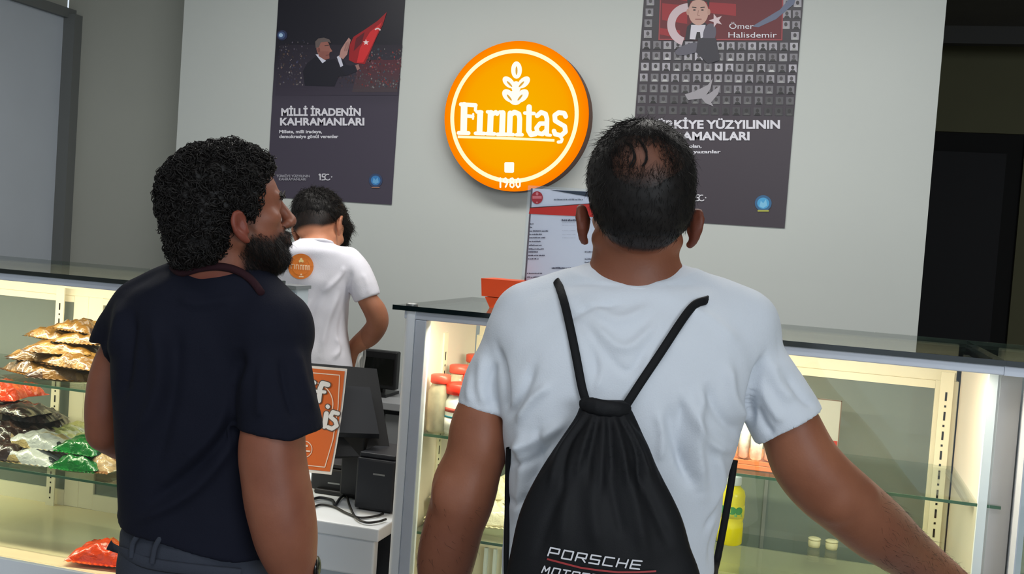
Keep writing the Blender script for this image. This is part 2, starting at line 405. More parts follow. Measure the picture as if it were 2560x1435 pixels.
# --- right poster
t = thing('poster', 'dark poster with a grid of small portraits, right of the orange sign', 'poster', (-.447, YW-.006, 1.645))
poster_sheet(t, -.763, -.135, 1.645, 2.6, YP, (44, 40, 48), (62, 54, 62))
P = Print(f1); P.layer = 2
def cell(x, y, s, k):
    g = random.uniform(105, 175)*k+38*(1-k); g2 = random.uniform(45, 85)*k+36*(1-k); g3 = random.uniform(130, 190)*k+40*(1-k)
    P.layer = 2; P.rect(x, y, x+s, y+s, (g, g*.98, g*1.03))
    P.layer = 3; P.ell(x+s*.5, y+s*.42, s*.22, s*.28, (g2, g2*.95, g2), n=8)
    P.poly([(x+s*.12, y+s), (x+s*.28, y+s*.72), (x+s*.72, y+s*.72), (x+s*.9, y+s)], random.choice([(g2*.7,)*3, (g3,)*3]))
for r in range(13):
    y = -60+r*27.1
    for c in range(16):
        xl = 1615-(y-0)*.082; x = xl+c*26.4+random.uniform(-1, 1)
        yy = y+c*26.4*.012
        if x < 1616-y*.086-6 or x+19 > 2008-y*.088+4: continue
        if yy < 100 and 1640 < x+10 < 1962: continue
        k = 1 if yy < 180 else max(.06, 1-(yy-180)/125)
        cell(x, yy, 19.5, k)
P.layer = 4
P.poly([(1652, -70), (1960, -70), (1956, 101), (1646, 100)], (150, 60, 66))
P.layer = 5; P.poly([(1655, -70), (1957, -70), (1953, 98), (1649, 97)], (96, 22, 32))
for k, (a, b) in enumerate([((1655, 8), (1718, 60)), ((1650, 70), (1700, 96)), ((1752, 4), (1840, 40)), ((1640+60, -20), (1760, 10))]):
    P.layer = 6; P.poly([a, (b[0], a[1]+6), b, (a[0], b[1]-10)], (146, 30, 40))
P.layer = 7; P.poly([(1880, 66), (1950, 24), (1996, -30), (1985, 10), (1940, 48), (1896, 68)], (96, 104, 128))
P.layer = 8
P.ring(1722, 62, 34, 54, (196, 176, 182), 1.9, 4.7, 26)
P.poly([(1712, 100), (1718, 66), (1730, 56), (1762, 56), (1778, 70), (1786, 99)], (32, 30, 40))
P.poly([(1724, 98), (1728, 62), (1764, 62), (1760, 92), (1748, 99)], (200, 196, 206))
P.poly([(1738, 99), (1742, 80), (1750, 80), (1752, 99)], (24, 22, 30))
P.layer = 9; P.ell(1746, 30, 25, 33, (190, 150, 138)); P.ell(1720, 30, 4, 8, (180, 138, 126)); P.ell(1772, 30, 4, 8, (180, 138, 126))
P.layer = 10
P.poly([(1720, 20), (1718, -2), (1728, -14), (1746, -20), (1766, -14), (1774, -2), (1772, 20), (1766, 4), (1746, -2), (1726, 4)], (40, 34, 36))
for sx in (-1, 1): P.stroke([(1746+sx*15, 18), (1746+sx*6, 19)], 2.4, (52, 40, 38)); P.ell(1746+sx*10, 25, 3.6, 2, (58, 44, 42), n=10)
P.stroke([(1746, 26), (1744, 38), (1749, 39)], 1.6, (150, 108, 98)); P.stroke([(1739, 48), (1753, 48)], 2.4, (140, 84, 80))
P.star(1790, 51, 18, (206, 184, 190), -1.9)
P.layer = 9
P.ell(1774, 84, 16, 26, (86, 82, 96), .2); P.ell(1724, 122, 38, 13, (88, 86, 98), -.28); P.poly([(1745, 95), (1790, 95), (1800, 150), (1770, 160), (1740, 130)], (46, 44, 54))
P.layer = 6
for p in ([(1712, 236), (1742, 226), (1770, 212), (1782, 196), (1776, 222), (1760, 246), (1720, 250)], [(1752, 244), (1776, 232), (1800, 214), (1796, 234), (1778, 256), (1784, 266), (1764, 258)]): P.poly(p, (150, 146, 152))
P.layer = 8
logo15(P, 1732, 490, 14, (206, 204, 210))
P.ell(1908, 508, 21, 20, (50, 96, 136)); P.layer = 9; P.ell(1908, 508, 15, 14, (70, 156, 206)); P.layer = 10
P.poly([(1898, 516), (1902, 502), (1908, 508), (1915, 498), (1918, 514), (1908, 520)], (120, 186, 220)); P.rect(1894, 525, 1922, 529, (170, 170, 70))
P.obj('print', pr_m, t)
text_px('lettering', 'Ömer', 1823, 72, 1884, 14, f1, ink, t, .0, 11)
text_px('lettering', 'Halisdemir', 1821, 94, 1942, 14, f1, ink, t, .0, 11)
text_px('lettering', 'TÜRKİYE YÜZYILININ', 1618, 321, 1950, 20, f1, ink, t, .040, 9)
text_px('lettering', 'KAHRAMANLARI', 1616, 350, 1874, 20, f1, ink, t, .040, 9)
text_px('lettering', 'Vatan için şehit olan,', 1614, 369, 1754, 8, f1, ink, t, .032, 9)
text_px('lettering', 'tarihi yeniden yazanlar', 1613, 383, 1802, 8, f1, ink, t, .032, 9)

# ================================================================== ROUND ILLUMINATED SIGN
SCN = atY(1288, 291, YW-.08); SR = .311
sg = thing('illuminated_sign', 'round orange backlit sign with white lettering and wheat ear on the light wall', 'sign', tuple(SCN))
def disc(r, y0, y1, n=96, bev=.006):
    prof = [(0, y0), (r-bev, y0), (r, y0+bev), (r, y1)]
    V = []; Fc = []
    for rr, y in prof[1:]:
        for i in range(n): a = 2*math.pi*i/n; V.append((rr*math.cos(a), y, rr*math.sin(a)))
    k = len(prof)-1
    for j in range(k-1):
        for i in range(n): q = (i+1) % n; Fc.append((j*n+i, (j+1)*n+i, (j+1)*n+q, j*n+q))
    Fc.append(tuple(range(n))); Fc.append(tuple((k-1)*n+i for i in range(n))[::-1]); return V, Fc
V, Fc = disc(SR, .004, .08); mesh_np('housing', V, Fc, mat('sign_housing', (92, 46, 18), .5), sg)
def mat_sign():
    m = bpy.data.materials.new('sign_acrylic'); m.use_nodes = True; nt = m.node_tree; nt.nodes.clear()
    o = nt.nodes.new('ShaderNodeOutputMaterial'); e = nt.nodes.new('ShaderNodeEmission'); tc = nt.nodes.new('ShaderNodeTexCoord')
    ln = nt.nodes.new('ShaderNodeVectorMath'); ln.operation = 'LENGTH'; nt.links.new(tc.outputs['Object'], ln.inputs[0])
    r = nt.nodes.new('ShaderNodeValToRGB'); el = r.color_ramp.elements
    el[0].position = .0; el[0].color = (*lin((248, 180, 0)), 1); el[1].position = .31; el[1].color = (*lin((255, 128, 0)), 1)
    e2 = el.new(.22); e2.color = (*lin((250, 165, 0)), 1)
    nt.links.new(ln.outputs['Value'], r.inputs[0]); nt.links.new(r.outputs[0], e.inputs[0]); nt.links.new(e.outputs[0], o.inputs[0])
    return m
V, Fc = disc(SR, -.004, .004, bev=.003); mesh_np('acrylic_face', V, Fc, mat_sign(), sg)
z7 = lambda x, y, off=0: tuple(atY(1080+x/3.417, 80+y/3.417, YW-.08-.005-off*3))
P = Print(z7); Wt = (255, 255, 240)
gr = (255, 250, 205)
def ringm(P, r0, r1, col, n=110):
    for i in range(n):
        a, b = 2*math.pi*i/n, 2*math.pi*(i+1)/n
        s_ = len(P.v); y = YW-.086
        P.v += [(SCN[0]-.006+r*math.cos(q), y, SCN[2]+r*math.sin(q)) for r, q in ((r0, a), (r1, a), (r1, b), (r0, b))]; P.f.append((s_, s_+1, s_+2, s_+3)); P.c.append(lin(col))
ringm(P, .260, .277, gr)
S = lambda pts, w, **k: P.stroke(pts, w, Wt, **k)
P.layer = 2
S([(275, 625), (270, 850)], 56); S([(248, 618), (372, 626)], 36); S([(374, 628), (370, 668)], 26); S([(280, 716), (348, 722)], 30); S([(352, 700), (350, 742)], 18); S([(228, 862), (312, 864)], 34)
S([(412, 690), (406, 855)], 50); S([(384, 682), (425, 684)], 30); S([(372, 866), (448, 868)], 32)
S([(502, 690), (496, 855)], 50); S([(474, 682), (512, 684)], 30); S([(505, 712), (545, 684), (556, 700)], 36); S([(466, 868), (534, 870)], 32)
S([(604, 692), (598, 860)], 50); S([(578, 684), (610, 686)], 30); S([(560, 874), (634, 874)], 32)
S([(668, 694), (662, 862)], 46); S([(668, 712), (704, 684), (742, 700), (750, 740), (746, 864)], 42); S([(648, 876), (694, 877)], 30); S([(722, 878), (770, 878)], 30)
S([(830, 640), (826, 840), (846, 876), (884, 868)], 46); S([(792, 692), (872, 696)], 30)
S([(898, 716), (932, 686), (970, 700), (982, 740), (980, 872)], 40); S([(978, 782), (922, 782), (892, 820), (904, 864), (944, 872), (978, 840)], 38); S([(984, 880), (1012, 882)], 26)
S([(1142, 722), (1130, 694), (1082, 688), (1048, 712), (1052, 758), (1092, 782), (1134, 806), (1140, 852), (1102, 884), (1052, 872), (1042, 846)], 40)
S([(1094, 890), (1112, 916), (1104, 938), (1078, 940)], 26)
P.stroke([(220, 895), (640, 908), (1046, 926)], 22, gr, False)
P.layer = 3
for cx, cy, rx, ry, rot in ((722, 325, 46, 74, 0), (655, 430, 62, 38, .75), (785, 430, 62, 38, -.75), (655, 545, 66, 44, .8), (770, 545, 66, 44, -.8), (712, 560, 62, 64, 0), (718, 470, 40, 50, 0)): P.ell(cx, cy, rx, ry, Wt, rot)
P.layer = 4
for cx, cy, rx, ry, rot in ((722, 330, 9, 38, 0), (662, 444, 34, 9, .82), (764, 446, 34, 9, -.82), (660, 560, 34, 9, .9), (752, 560, 34, 9, -.9)): P.ell(cx, cy, rx, ry, (214, 160, 30), rot, 12)
P.layer = 3
P.poly([(626, 1112), (696, 1112), (702, 1122), (700, 1196), (690, 1204), (626, 1202), (618, 1192), (618, 1120)], Wt)
P.layer = 6
S([(568, 1262), (584, 1248), (584, 1326)], 15)
S([(640, 1272), (628, 1286), (612, 1278), (612, 1258), (628, 1248), (642, 1262), (642, 1296), (628, 1324)], 14)
S([(680, 1284), (668, 1272), (670, 1254), (686, 1248), (698, 1260), (696, 1276), (680, 1286), (666, 1300), (670, 1320), (688, 1328), (700, 1314), (698, 1296), (680, 1284)], 13)
S([(736, 1252), (722, 1264), (720, 1308), (734, 1328), (750, 1316), (752, 1268), (736, 1252)], 14)
P.obj('lettering', mat_attr('sign_white', emit=1.0), sg)

# ================================================================== DISPLAY COUNTERS
YF, YB, ZT = 2.12, 2.65, 1.364
ZR = 1.336; Z1, Z2, ZF = 1.078, .857, .65
def counter(label, X0, X1, mull, strips, end_left, end_right, raised=0, lede=2.4):
    t = thing('display_counter', label, 'counter', ((X0+X1)/2, YF, 0), 0)
    def ob(mb, name, m, par=t, **k): return mb.obj(name, m, par, world=True, **k)
    gx = X0-.022 if end_left else (.3475 if X0 > .3 else X0); hh = .0005
    g = ob(MB().box(gx, X1, YF-.008, YB, ZT-.009, ZT), 'glass_top', M['topglass'])
    e_ = MB().box(gx-.002*end_left, X1+.0002, YF-.0105, YF-.008, ZT-.0100, ZT+.0005)
    if end_left: e_.box(gx-.002, gx, YF-.008, YB, ZT-.0095, ZT-.0005)
    if X1 < -1: e_.box(X1, X1+.002, YF-.008, YB, ZT-.0095, ZT-.0005)
    ob(e_, 'edge', M['edge'], g)
    ob(MB().box(gx, X1, YB, YB+.002, ZT-.0095, ZT-.0005), 'rear_edge', M['pale_edge'], g)
    ob(MB().box(X0, X1, YF, YF+.035, ZR, ZT-.0102, ch=.002), 'top_rail', M['alu'])
    ob(MB().box(X0+.02, X1-.02, YB-.05, YB-.012, 1.268, ZT-.0095, ch=.002), 'rear_rail', M['cream'])
    if end_left:
        p = MB()
        n = 12                                              # rounded outer post
        V = []; 
        for z in (.02, ZT-.0095):
            for i in range(n+1):
                a = math.pi*(.5+i/n); V.append((X0+.014+.014*math.cos(a), YF+.016+.016*math.sin(a)-.003, z))
            V += [(X0+.026, YF-.003, z), (X0+.026, YF+.03, z)]
        k = n+3; p.add(V, [(i, (i+1) % k, k+(i+1) % k, k+i) for i in range(k)]+[tuple(range(k))[::-1], tuple(range(k, 2*k))])
        ob(p, 'corner_post', M['white'])
        ob(MB().box(X0+.0265, X0+.052, YF+.0, YF+.03, .02, ZR-.0005, ch=.002), 'front_stile', M['alu'])
        mb = MB(); mb.lathe([(.013, 0), (.013, .004), (.010, .006)], 20, (X0+.012, YF+.012, ZT)); ob(mb, 'glass_clamp', M['steel'])
    ob(MB().box(X0+.002, X0+.014, YF+.04 if X0 < .3 else YF+.02, YB-.06, .02, ZR-.002), 'side_panel', M['pink'] if X0 < .3 else M['alu'])
    if end_right: ob(MB().box(X1-.012, X1, YF+.08, YB-.06, .02, ZR-.002), 'side_panel', M['pink']); ob(MB().box(X1-.014, X1+.002, YF+.068, YF+.08, .3, ZR-.001), 'side_edge', M['white'])
    for x, y, f in strips:                                  # slotted shelf standards
        s = ob(MB().box(x-.014, x+.014, y, y+.004, ZF, ZR-.045) if f else MB().box(x, x+.004, y-.014, y+.014, ZF, ZR-.045), 'slotted_strip', M['cream'])
        mb = MB(); z = ZR-.09
        while z > ZF+.05:
            for dz, h in ((0, .020), (.030, .005)):
                if f: mb.box(x-.0022, x+.0022, y-.0006, y, z-dz-h, z-dz)
                else: mb.box(x+.004, x+.0046, y-.0022, y+.0022, z-dz-h, z-dz)
            z -= .045
        ob(mb, 'slots', M['slot'], s, kind='stuff')
    # rear sliding doors: stiles + glass
    xs = [X0+.014]+mull+[X1-.014]
    zb = ZF if not raised else raised
    for i in range(len(xs)-1):
        a, b = xs[i], xs[i+1]
        d = ob(MB().box(a, a+.05, YB-.052, YB-.02, zb, 1.27, ch=.0015).box(b-.05, b, YB-.052, YB-.02, zb, 1.27, ch=.0015).box(a+.05, b-.05, YB-.052, YB-.03, zb, zb+.045).box(a+.05, b-.05, YB-.052, YB-.03, 1.25, 1.268), 'rear_door', M['cream'])
        ob(MB().box(a+.05, b-.05, YB-.045, YB-.040, zb+.045, 1.25), 'pane', M['reardoor'], d)
        m_ = (a+b)/2
        m_ = -.075 if X0 > -1 and X0 < 0 else m_
        if b-a > .8: ob(MB().box(m_-.004, m_+.004, YB-.05, YB-.036, zb+.045, 1.25), 'stile', M['steel'], d)
    if raised:
        r = ob(MB().box(X0+.014, X1-.014, YB-.12, YB-.03, ZF, raised-.03).box(X0+.014, X1-.014, YB-.13, YB-.03, raised-.03, raised), 'rear_ledge', M['cream'])
        x = X0+.1
        while x < X1-.1:
            ob(MB().box(x, x+.007, YB-.134, YB-.12, ZF+.01, raised-.032), 'slat', M['white'], r); x += .024
    ob(MB().box(X0+.014, X1-.014, YF+.012, YB-.052, ZF-.02, ZF), 'tray', M['tray'])
    ob(MB().box(X0+.006, X1-.002, YF+.0, YF+.012, .10, ZF+.004, ch=.001), 'base_panel', M['white'])
    ob(MB().box(X0+.02, X1-.02, YF+.05, YB-.06, 0, .10), 'plinth', M['black2'])
    ob(MB().box(X0+.014, X1-.002, YF+.012, YF+.018, .10, ZF-.02).box(X0+.014, X1-.014, YB-.06, YB-.052, .1, ZF-.02), 'carcass', M['white'])
    ob(MB().box(X0+(.053 if end_left else .004), X1-.002, YF+.014, YF+.019, ZF+.004, ZR), 'front_glass', M['glass'])
    for z in (Z1, Z2):
        s = ob(MB().box(X0+.03, X1+(.028 if end_right else -.03), YF+.075, YB-.07, z-.006, z), 'glass_shelf', M['shelfglass'])
        ob(MB().box(X0+.03, X1+(.028 if end_right else -.03), YF+.0735, YF+.075, z-.006, z), 'edge', M['green_edge'], s)
        for x in (X0+.022, X1-.026): ob(MB().box(x-.004, x+.004, YF+.12, YB-.08, z-.016, z-.0065), 'bracket', M['steel'], s)
    ob(MB().box(X0+.06, X1-.05, YF+.040, YF+.056, ZR-.0005, ZR+.008), 'light_strip', M['led'])
    l = area('counter_light', ((X0+X1)/2, YF+.048, ZR-.003), ((X0+X1)/2, YF+.26, .7), X1-X0-.12, .018, 1.45*lede*(X1-X0), (1, .88, .66))
    return t
counter('long glass display counter at the left, stocked with snack packets', -3.55, -1.42, [-2.02], [(-2.10, YB-.075, 1)], False, False, lede=6)
counter('middle glass display counter behind the man with the drawstring bag, with red-lidded jars', -.846, .347, [], [(-.832, YF+.235, 0), (.305, YB-.075, 1)], True, True, raised=.775, lede=5)
counter('glass display counter at the far right edge, only its end showing', .395, 1.6, [], [], False, False, lede=5)
# bridge glass over the small gap between the two right counters
gp = MB().box(.3472, .3945, YF+.0, YF+.035, ZR, ZT-.0095).obj('filler_strip', M['alu']); MB().box(.350, .394, YF+.085, YF+.090, .1, ZR-.001).obj('backing_panel', mat('grey_backing', (186, 184, 182), .5), gp); tag(gp, 'short aluminium joining strip between the middle and far right counters', 'strip')

# tall white cabinet beside the left counter
cx0 = atY(692, 715, 2.78)[0]; cx1 = atY(772, 713, 2.86)[0]; cz = atY(730, 714, 2.78)[2]
t = thing('white_cabinet', 'pale blue-white cabinet standing in front of the shop worker', 'cabinet', ((cx0+cx1)/2, 2.78, 0))
pale = mat('pale_blue_laminate', (196, 208, 216), .4, var=.02)
MB().box(cx0, cx1, 2.79, 2.86, .02, cz-.01).obj('body', pale, t, world=True)
MB().box(cx0+.004, cx1-.004, 2.775, 2.79, .06, cz-.02, ch=.002).obj('door', pale, t, world=True)
MB().box(cx0-.006, cx1+.006, 2.77, 2.865, cz-.01, cz).obj('top', mat('grey_edge', (120, 126, 130), .5), t, world=True)
MB().box(cx0-.07, cx0-.012, 2.79, 2.85, .02, cz-.02).box(cx0-.05, cx0-.046, 2.785, 2.79, .2, cz-.1).obj('side_post', M['white'], t, world=True)

# ================================================================== CASH DESK
t = thing('cash_desk', 'low white cash desk between the two display counters', 'desk', (-1.14, 2.22, 0))
dt = .845
MB().box(-1.405, -.905, 2.20, 2.78, dt-.03, dt, ch=.003).obj('desktop', M['white'], t, world=True)
MB().box(-1.405, -.915, 2.205, 2.23, dt-.115, dt-.0305, ch=.004).obj('fascia', M['white'], t, world=True)
MB().box(-1.40, -.95, 2.27, 2.74, .0, dt-.0305).obj('body', mat('desk_body', (196, 208, 218), .5), t, world=True)
MB().box(-.945, -.915, 2.30, 2.74, .0, dt-.0305).obj('side_panel', M['black2'], t, world=True)
mn = thing('monitor', 'black computer monitor seen from behind on the cash desk', 'monitor', (-1.03, 2.55, dt))
def quad_slab(pts_front, thick, mi=0):
    """slab from 4 world corner points, extruded along its normal away from the camera"""
    p = [np.array(q, float) for q in pts_front]; n = np.cross(p[1]-p[0], p[3]-p[0]); n /= np.linalg.norm(n)
    if n[1] < 0: n = -n
    V = p+[q+n*thick for q in p]
    return V, [(0, 1, 2, 3), (7, 6, 5, 4), (0, 4, 5, 1), (1, 5, 6, 2), (2, 6, 7, 3), (3, 7, 4, 0)]
Vq, Fq = quad_slab([atY(745, 905, 2.42), atY(942, 922, 2.50), atY(978, 1142, 2.43), atY(770, 1140, 2.35)], .028)
mesh_np('screen_housing', Vq, Fq, M['black'], mn, world=True)
Vq, Fq = quad_slab([atY(800, 960, 2.385), atY(925, 968, 2.43), atY(948, 1085, 2.38), atY(812, 1080, 2.33)], .03)
mesh_np('rear_bulge', Vq, Fq, M['black2'], mn, world=True)
MB().box(-1.10, -1.04, 2.40, 2.43, dt+.012, 1.06, ch=.004).obj('stand', M['black'], mn, world=True)
MB().box(-1.18, -.97, 2.42, 2.60, dt, dt+.012, ch=.004).obj('base', M['black'], mn, world=True)
# orange flyer hung on the monitor
fy = thing('flyer', 'orange and white flyer hanging from the back of the monitor', 'flyer', tuple(atY(790, 1180, 2.33)))
def bil(px, py, off=0):
    # flyer is a curled sheet: depth eases from 2.34 at the top to 2.285 at the bottom
    v = (py-905)/285.; u = (px-690)/180.
    Y = 2.352-.062*v-.030*u*u*v+.012*math.sin(2.2*v)
    return tuple(atY(px, py, Y-off))
def sheet_grid(name, corners, fn, m, parent, nu=10, nv=14, th=.0006):
    (x0, y0), (x1, y1), (x2, y2), (x3, y3) = corners; V = []; Fc = []
    for s in (0, -th):
        for j in range(nv+1):
            for i in range(nu+1):
                u, v = i/nu, j/nv
                x = (x0*(1-u)+x1*u)*(1-v)+(x3*(1-u)+x2*u)*v; y = (y0*(1-u)+y1*u)*(1-v)+(y3*(1-u)+y2*u)*v
                x += 4*math.sin(v*3)*u
                V.append(fn(x, y, s))
    n1 = (nu+1)*(nv+1)
    for j in range(nv):
        for i in range(nu):
            a = j*(nu+1)+i; q = (a, a+1, a+nu+2, a+nu+1); Fc.append(q); Fc.append(tuple(k+n1 for k in q[::-1]))
    return mesh_np(name, V, Fc, m, parent, True, world=True)
sheet_grid('sheet', [(682, 906), (868, 922), (828, 1187), (664, 1170)], bil, mat('flyer_paper', (232, 226, 220), .5), fy)
oc = (214, 98, 22)
sheet_grid('orange_ground', [(688, 913), (862, 928), (824, 1179), (672, 1163)], lambda x, y, o=0: bil(x, y, o+.0012), mat('flyer_orange', oc, .5, var=.03), fy, th=.0004)
P = Print(lambda x, y, o=0: bil(x, y, o+.0018)); wc = (236, 214, 196)
P.stroke([(700, 925), (849, 938), (845, 1020), (832, 1100), (812, 1168), (690, 1155)], 2.4, wc, False, seg=20)
P.ring(777, 1010, 54, 56.5, wc, -2.2, .35, 30)
P.ring(759, 1123, 20, 22, wc, n=30); P.rect(748, 1112, 770, 1117, wc)
P.layer = 4
P.stroke([(748, 1126), (774, 1128)], 4, wc, True)
def bigstroke(pts, w=12):
    P.layer = 3; P.stroke(pts, w+5, (92, 74, 66), True, seg=10); P.layer = 5; P.stroke(pts, w, (228, 228, 230), True, seg=10)
bigstroke([(820, 962), (806, 958), (800, 972), (797, 1002)]); bigstroke([(788, 978), (812, 980)], 8)      # f
bigstroke([(782, 972), (779, 1002)]); bigstroke([(785, 956), (786, 957)], 10)                           # i
bigstroke([(745, 965), (752, 998), (762, 968)]); bigstroke([(760, 998), (750, 1015)], 9)
bigstroke([(816, 1034), (811, 1066)]); bigstroke([(819, 1016), (820, 1017)], 10)                         # i
bigstroke([(845, 1034), (832, 1030), (826, 1042), (838, 1052), (842, 1064), (830, 1072), (820, 1068)], 10)  # s
bigstroke([(772, 1062), (775, 1034), (786, 1034), (793, 1042), (790, 1064)], 10)
bigstroke([(744, 1060), (762, 1048), (752, 1034), (740, 1044), (744, 1062)], 9)
P.obj('print', pr_m, fy)
# printers / card devices on desk
def device(label, px0, px1, py0, py1, Y, depth, name, cat, m, slope=.03):
    a = atY(px0, py1, Y); b = atY(px1, py1, Y); zt = atY((px0+px1)/2, py0, Y)[2]
    t = thing(name, label, cat, ((a[0]+b[0])/2, Y, dt))
    MB().box(a[0], b[0], Y, Y+depth, dt+.004, zt-.012, ch=.006).obj('body', m, t, world=True)
    MB().box(a[0]+.004, b[0]-.004, Y+.006, Y+depth-.004, zt-.0115, zt, ch=.003).obj('lid', m, t, world=True)
    w = b[0]-a[0]
    MB().box(a[0]+w*.45, a[0]+w*.75, Y-.0008, Y, zt-.05, zt-.046).obj('marking', M['steel'], t, world=True)
    MB().box(a[0]+.01, b[0]-.01, Y+.01, Y+depth-.01, dt, dt+.004).obj('foot', M['black'], t, world=True)
    return t
device('dark grey receipt printer at the right on the cash desk', 884, 982, 1135, 1262, 2.33, .15, 'receipt_printer', 'printer', M['black2'])
device('black boxy device under the orange flyer on the cash desk', 772, 872, 1160, 1255, 2.44, .14, 'black_device', 'device', M['black'])
o = MB().box(-1.115, -1.03, 2.62, 2.70, dt+.0, dt+.002).obj('paper_slip', M['white']); tag(o, 'white paper slip lying on the cash desk', 'paper')
cb = lambda pts, y=dt+.004: [tuple(atZ(a, b, y)) for a, b in pts]
cable('cable', cb([(776, 1273), (800, 1262), (835, 1267), (865, 1282), (900, 1294), (940, 1290), (958, 1284)]), .0028, M['cable'], 'black cable curving along the front of the cash desk', 'cable')
cable('cable', cb([(868, 1242), (875, 1266), (890, 1294), (915, 1306), (945, 1304), (965, 1298)], dt+.006), .0028, M['cable'], 'black cable dropping from the printer into a low loop', 'cable')
cable('cable', cb([(776, 1250), (800, 1244), (830, 1250), (838, 1262), (850, 1246), (862, 1236)], dt+.005), .0035, M['black2'], 'dark cable coiled under the orange flyer', 'cable')

# back bench against the light wall with black coffee-till machine
t = thing('back_bench', 'grey bench with drawers along the light wall behind the worker', 'bench', (-1.6, 3.8, 0))
bz = .86
MB().box(-2.3, -1.2, 3.78, 4.29, bz-.03, bz, ch=.003).obj('worktop', mat('bench_top', (150, 152, 154), .4), t, world=True)
MB().box(-2.28, -1.22, 3.82, 4.28, .0, bz-.031).obj('body', M['black2'], t, world=True)
for i in range(3):
    for j in range(3):
        d = MB().box(-2.27+i*.35, -1.94+i*.35, 3.805, 3.82, .08+j*.25, .31+j*.25, ch=.002).obj('drawer', mat('drawer_grey', (128, 130, 132), .5) if i+j == 0 else bpy.data.materials['drawer_grey'], t, world=True)
        MB().box(-2.17+i*.35, -2.04+i*.35, 3.795, 3.805, .27+j*.25, .282+j*.25).obj('handle', M['steel'], d, world=True)
a = atY(907, 872, 3.9); b = atY(986, 1000, 3.9)
t = thing('till_display', 'black upright till display on the bench behind the monitor', 'screen', ((a[0]+b[0])/2, 3.9, bz))
MB().box(a[0], b[0], 3.9, 3.94, bz+.03, a[2], ch=.006).obj('housing', M['black'], t, world=True)
MB().box(a[0]+.012, b[0]-.012, 3.8975, 3.8998, bz+.05, a[2]-.03).obj('screen', M['screen'], t, world=True)
MB().box(a[0]+.03, b[0]-.03, 3.88, 4.02, bz, bz+.012).box(a[0]+.07, b[0]-.07, 3.94, 3.97, bz+.012, bz+.16).obj('stand', M['black'], t, world=True)
for i, pts in enumerate(([(880, 925, 3.75), (888, 900, 3.76), (900, 880, 3.78), (908, 872, 3.8), (912, 885, 3.83), (906, 930, 3.85)], [(894, 930, 3.8), (896, 905, 3.8), (903, 892, 3.82), (902, 920, 3.84), (899, 940, 3.85)])):
    cable('cable', [tuple(atY(*p)) for p in pts]+[tuple(atY(900+6*i, 985, 3.85)), (atY(900, 985, 3.85)[0], 3.88, bz+.003)], .005, M['wcable'], ['pale cable looping beside the worker\'s hand', 'short pale cable behind the longer pale loop'][i], 'cable')

# ================================================================== ON THE MIDDLE COUNTER
A = atZ(1206, 768, ZT)
t = thing('takeaway_box', 'small orange card box on the glass top beside the menu stand', 'box', (A[0]+.045, A[1]+.03, ZT))
bx0, by0 = A[0]+.004, A[1]
V = []
for z, e in ((0, .010), (.024, .0), (.026, -.006), (.066, -.009)):
    V += [(bx0+e, by0+e, ZT+z), (bx0+.10-e, by0+e, ZT+z), (bx0+.10-e, by0+.08-e, ZT+z), (bx0+e, by0+.08-e, ZT+z)]
Fb = [(0, 3, 2, 1)]+[(i, (i+1) % 4, 4+(i+1) % 4, 4+i) for i in range(4)]
mesh_np('body', V[:8], Fb, M['orange'], t, world=True)
Fl = [(i, (i+1) % 4, 4+(i+1) % 4, 4+i) for i in range(4)]+[(4, 5, 6, 7), (0, 3, 2, 1)]
mesh_np('lid', V[8:], Fl, mat('orange_card_lid', (226, 70, 10), .5), t, world=True)
MB().box(bx0-.002, bx0+.102, by0-.0095+.002, by0-.0065+.002, ZT+.060, ZT+.066).obj('flap', mat('orange_flap', (240, 110, 50), .5), t, world=True)
# menu stand
YM = 2.36
ML = atY(1304, 745, YM)[0]; MT = atY(1324, 466, YM)[2]
t = thing('menu_stand', 'upright printed menu in a clear acrylic stand on the middle counter', 'menu', (ML+.11, YM, ZT))
MB().box(ML-.004, ML+.222, YM, YM+.0025, ZT, MT+.002).box(ML-.004, ML+.222, YM+.006, YM+.0085, ZT, MT+.002).obj('acrylic_sleeve', M['acrylic'], t, world=True)
MB().box(ML-.004, ML+.222, YM-.03, YM+.09, ZT, ZT+.0025).obj('acrylic_foot', M['acrylic'], t, world=True)
MB().box(ML+.003, ML+.215, YM+.0032, YM+.0052, ZT+.004, MT-.004).obj('sheet', mat('menu_paper', (220, 224, 240), .5), t, world=True)
MB().box(ML+.003, ML+.007, YM+.0026, YM+.0031, ZT+.004, MT-.004).obj('dark_border', mat('menu_border', (70, 44, 62), .5), t, world=True)
mf = lambda x, y, off=0: tuple(atY(1280+x/4.783, 440+y/4.783, YM-.0004-off*.5))
P = Print(mf); P.layer = 1
P.poly([(215, 385), (560, 362), (1000, 330), (1100, 400), (1180, 500), (200, 452)], (196, 40, 34))
P.poly([(450, 165), (1150, 200), (1150, 290), (860, 238)], (40, 54, 72))
P.ell(300, 258, 68, 76, (170, 44, 56)); P.layer = 2; P.rect(245, 238, 355, 272, (214, 120, 130)); P.ell(300, 212, 16, 20, (214, 130, 140)); P.ell(298, 315, 10, 10, (214, 130, 140))
P.poly([(215, 375), (560, 354), (1000, 322), (1000, 330), (560, 362), (215, 385)], (60, 28, 34))
P.layer = 2
def words(x, y, w, h, col=(70, 74, 96)):
    cx = x
    while cx < x+w:
        l = random.uniform(8, 14); P.rect(cx, y-h*random.uniform(.6, 1), min(cx+l, x+w), y, col); cx += l+random.choice([3, 3, 3, 9])
words(505, 290, 340, 20, (110, 120, 140)); words(595, 540, 190, 26)
for y, w in ((580, 40), (620, 35), (665, 220), (705, 150), (745, 190), (790, 140), (835, 150), (880, 180), (915, 110), (958, 195), (998, 125)): words(215-(y-580)*.05, y, w, 17)
for y in (915, 1000, 1040): words(870, y, 90, 16)
words(475, 1110, 330, 22); words(180, 1170, 180, 14); words(178, 1215, 230, 14); words(325, 1290, 180, 16); words(160, 1350, 70, 12)
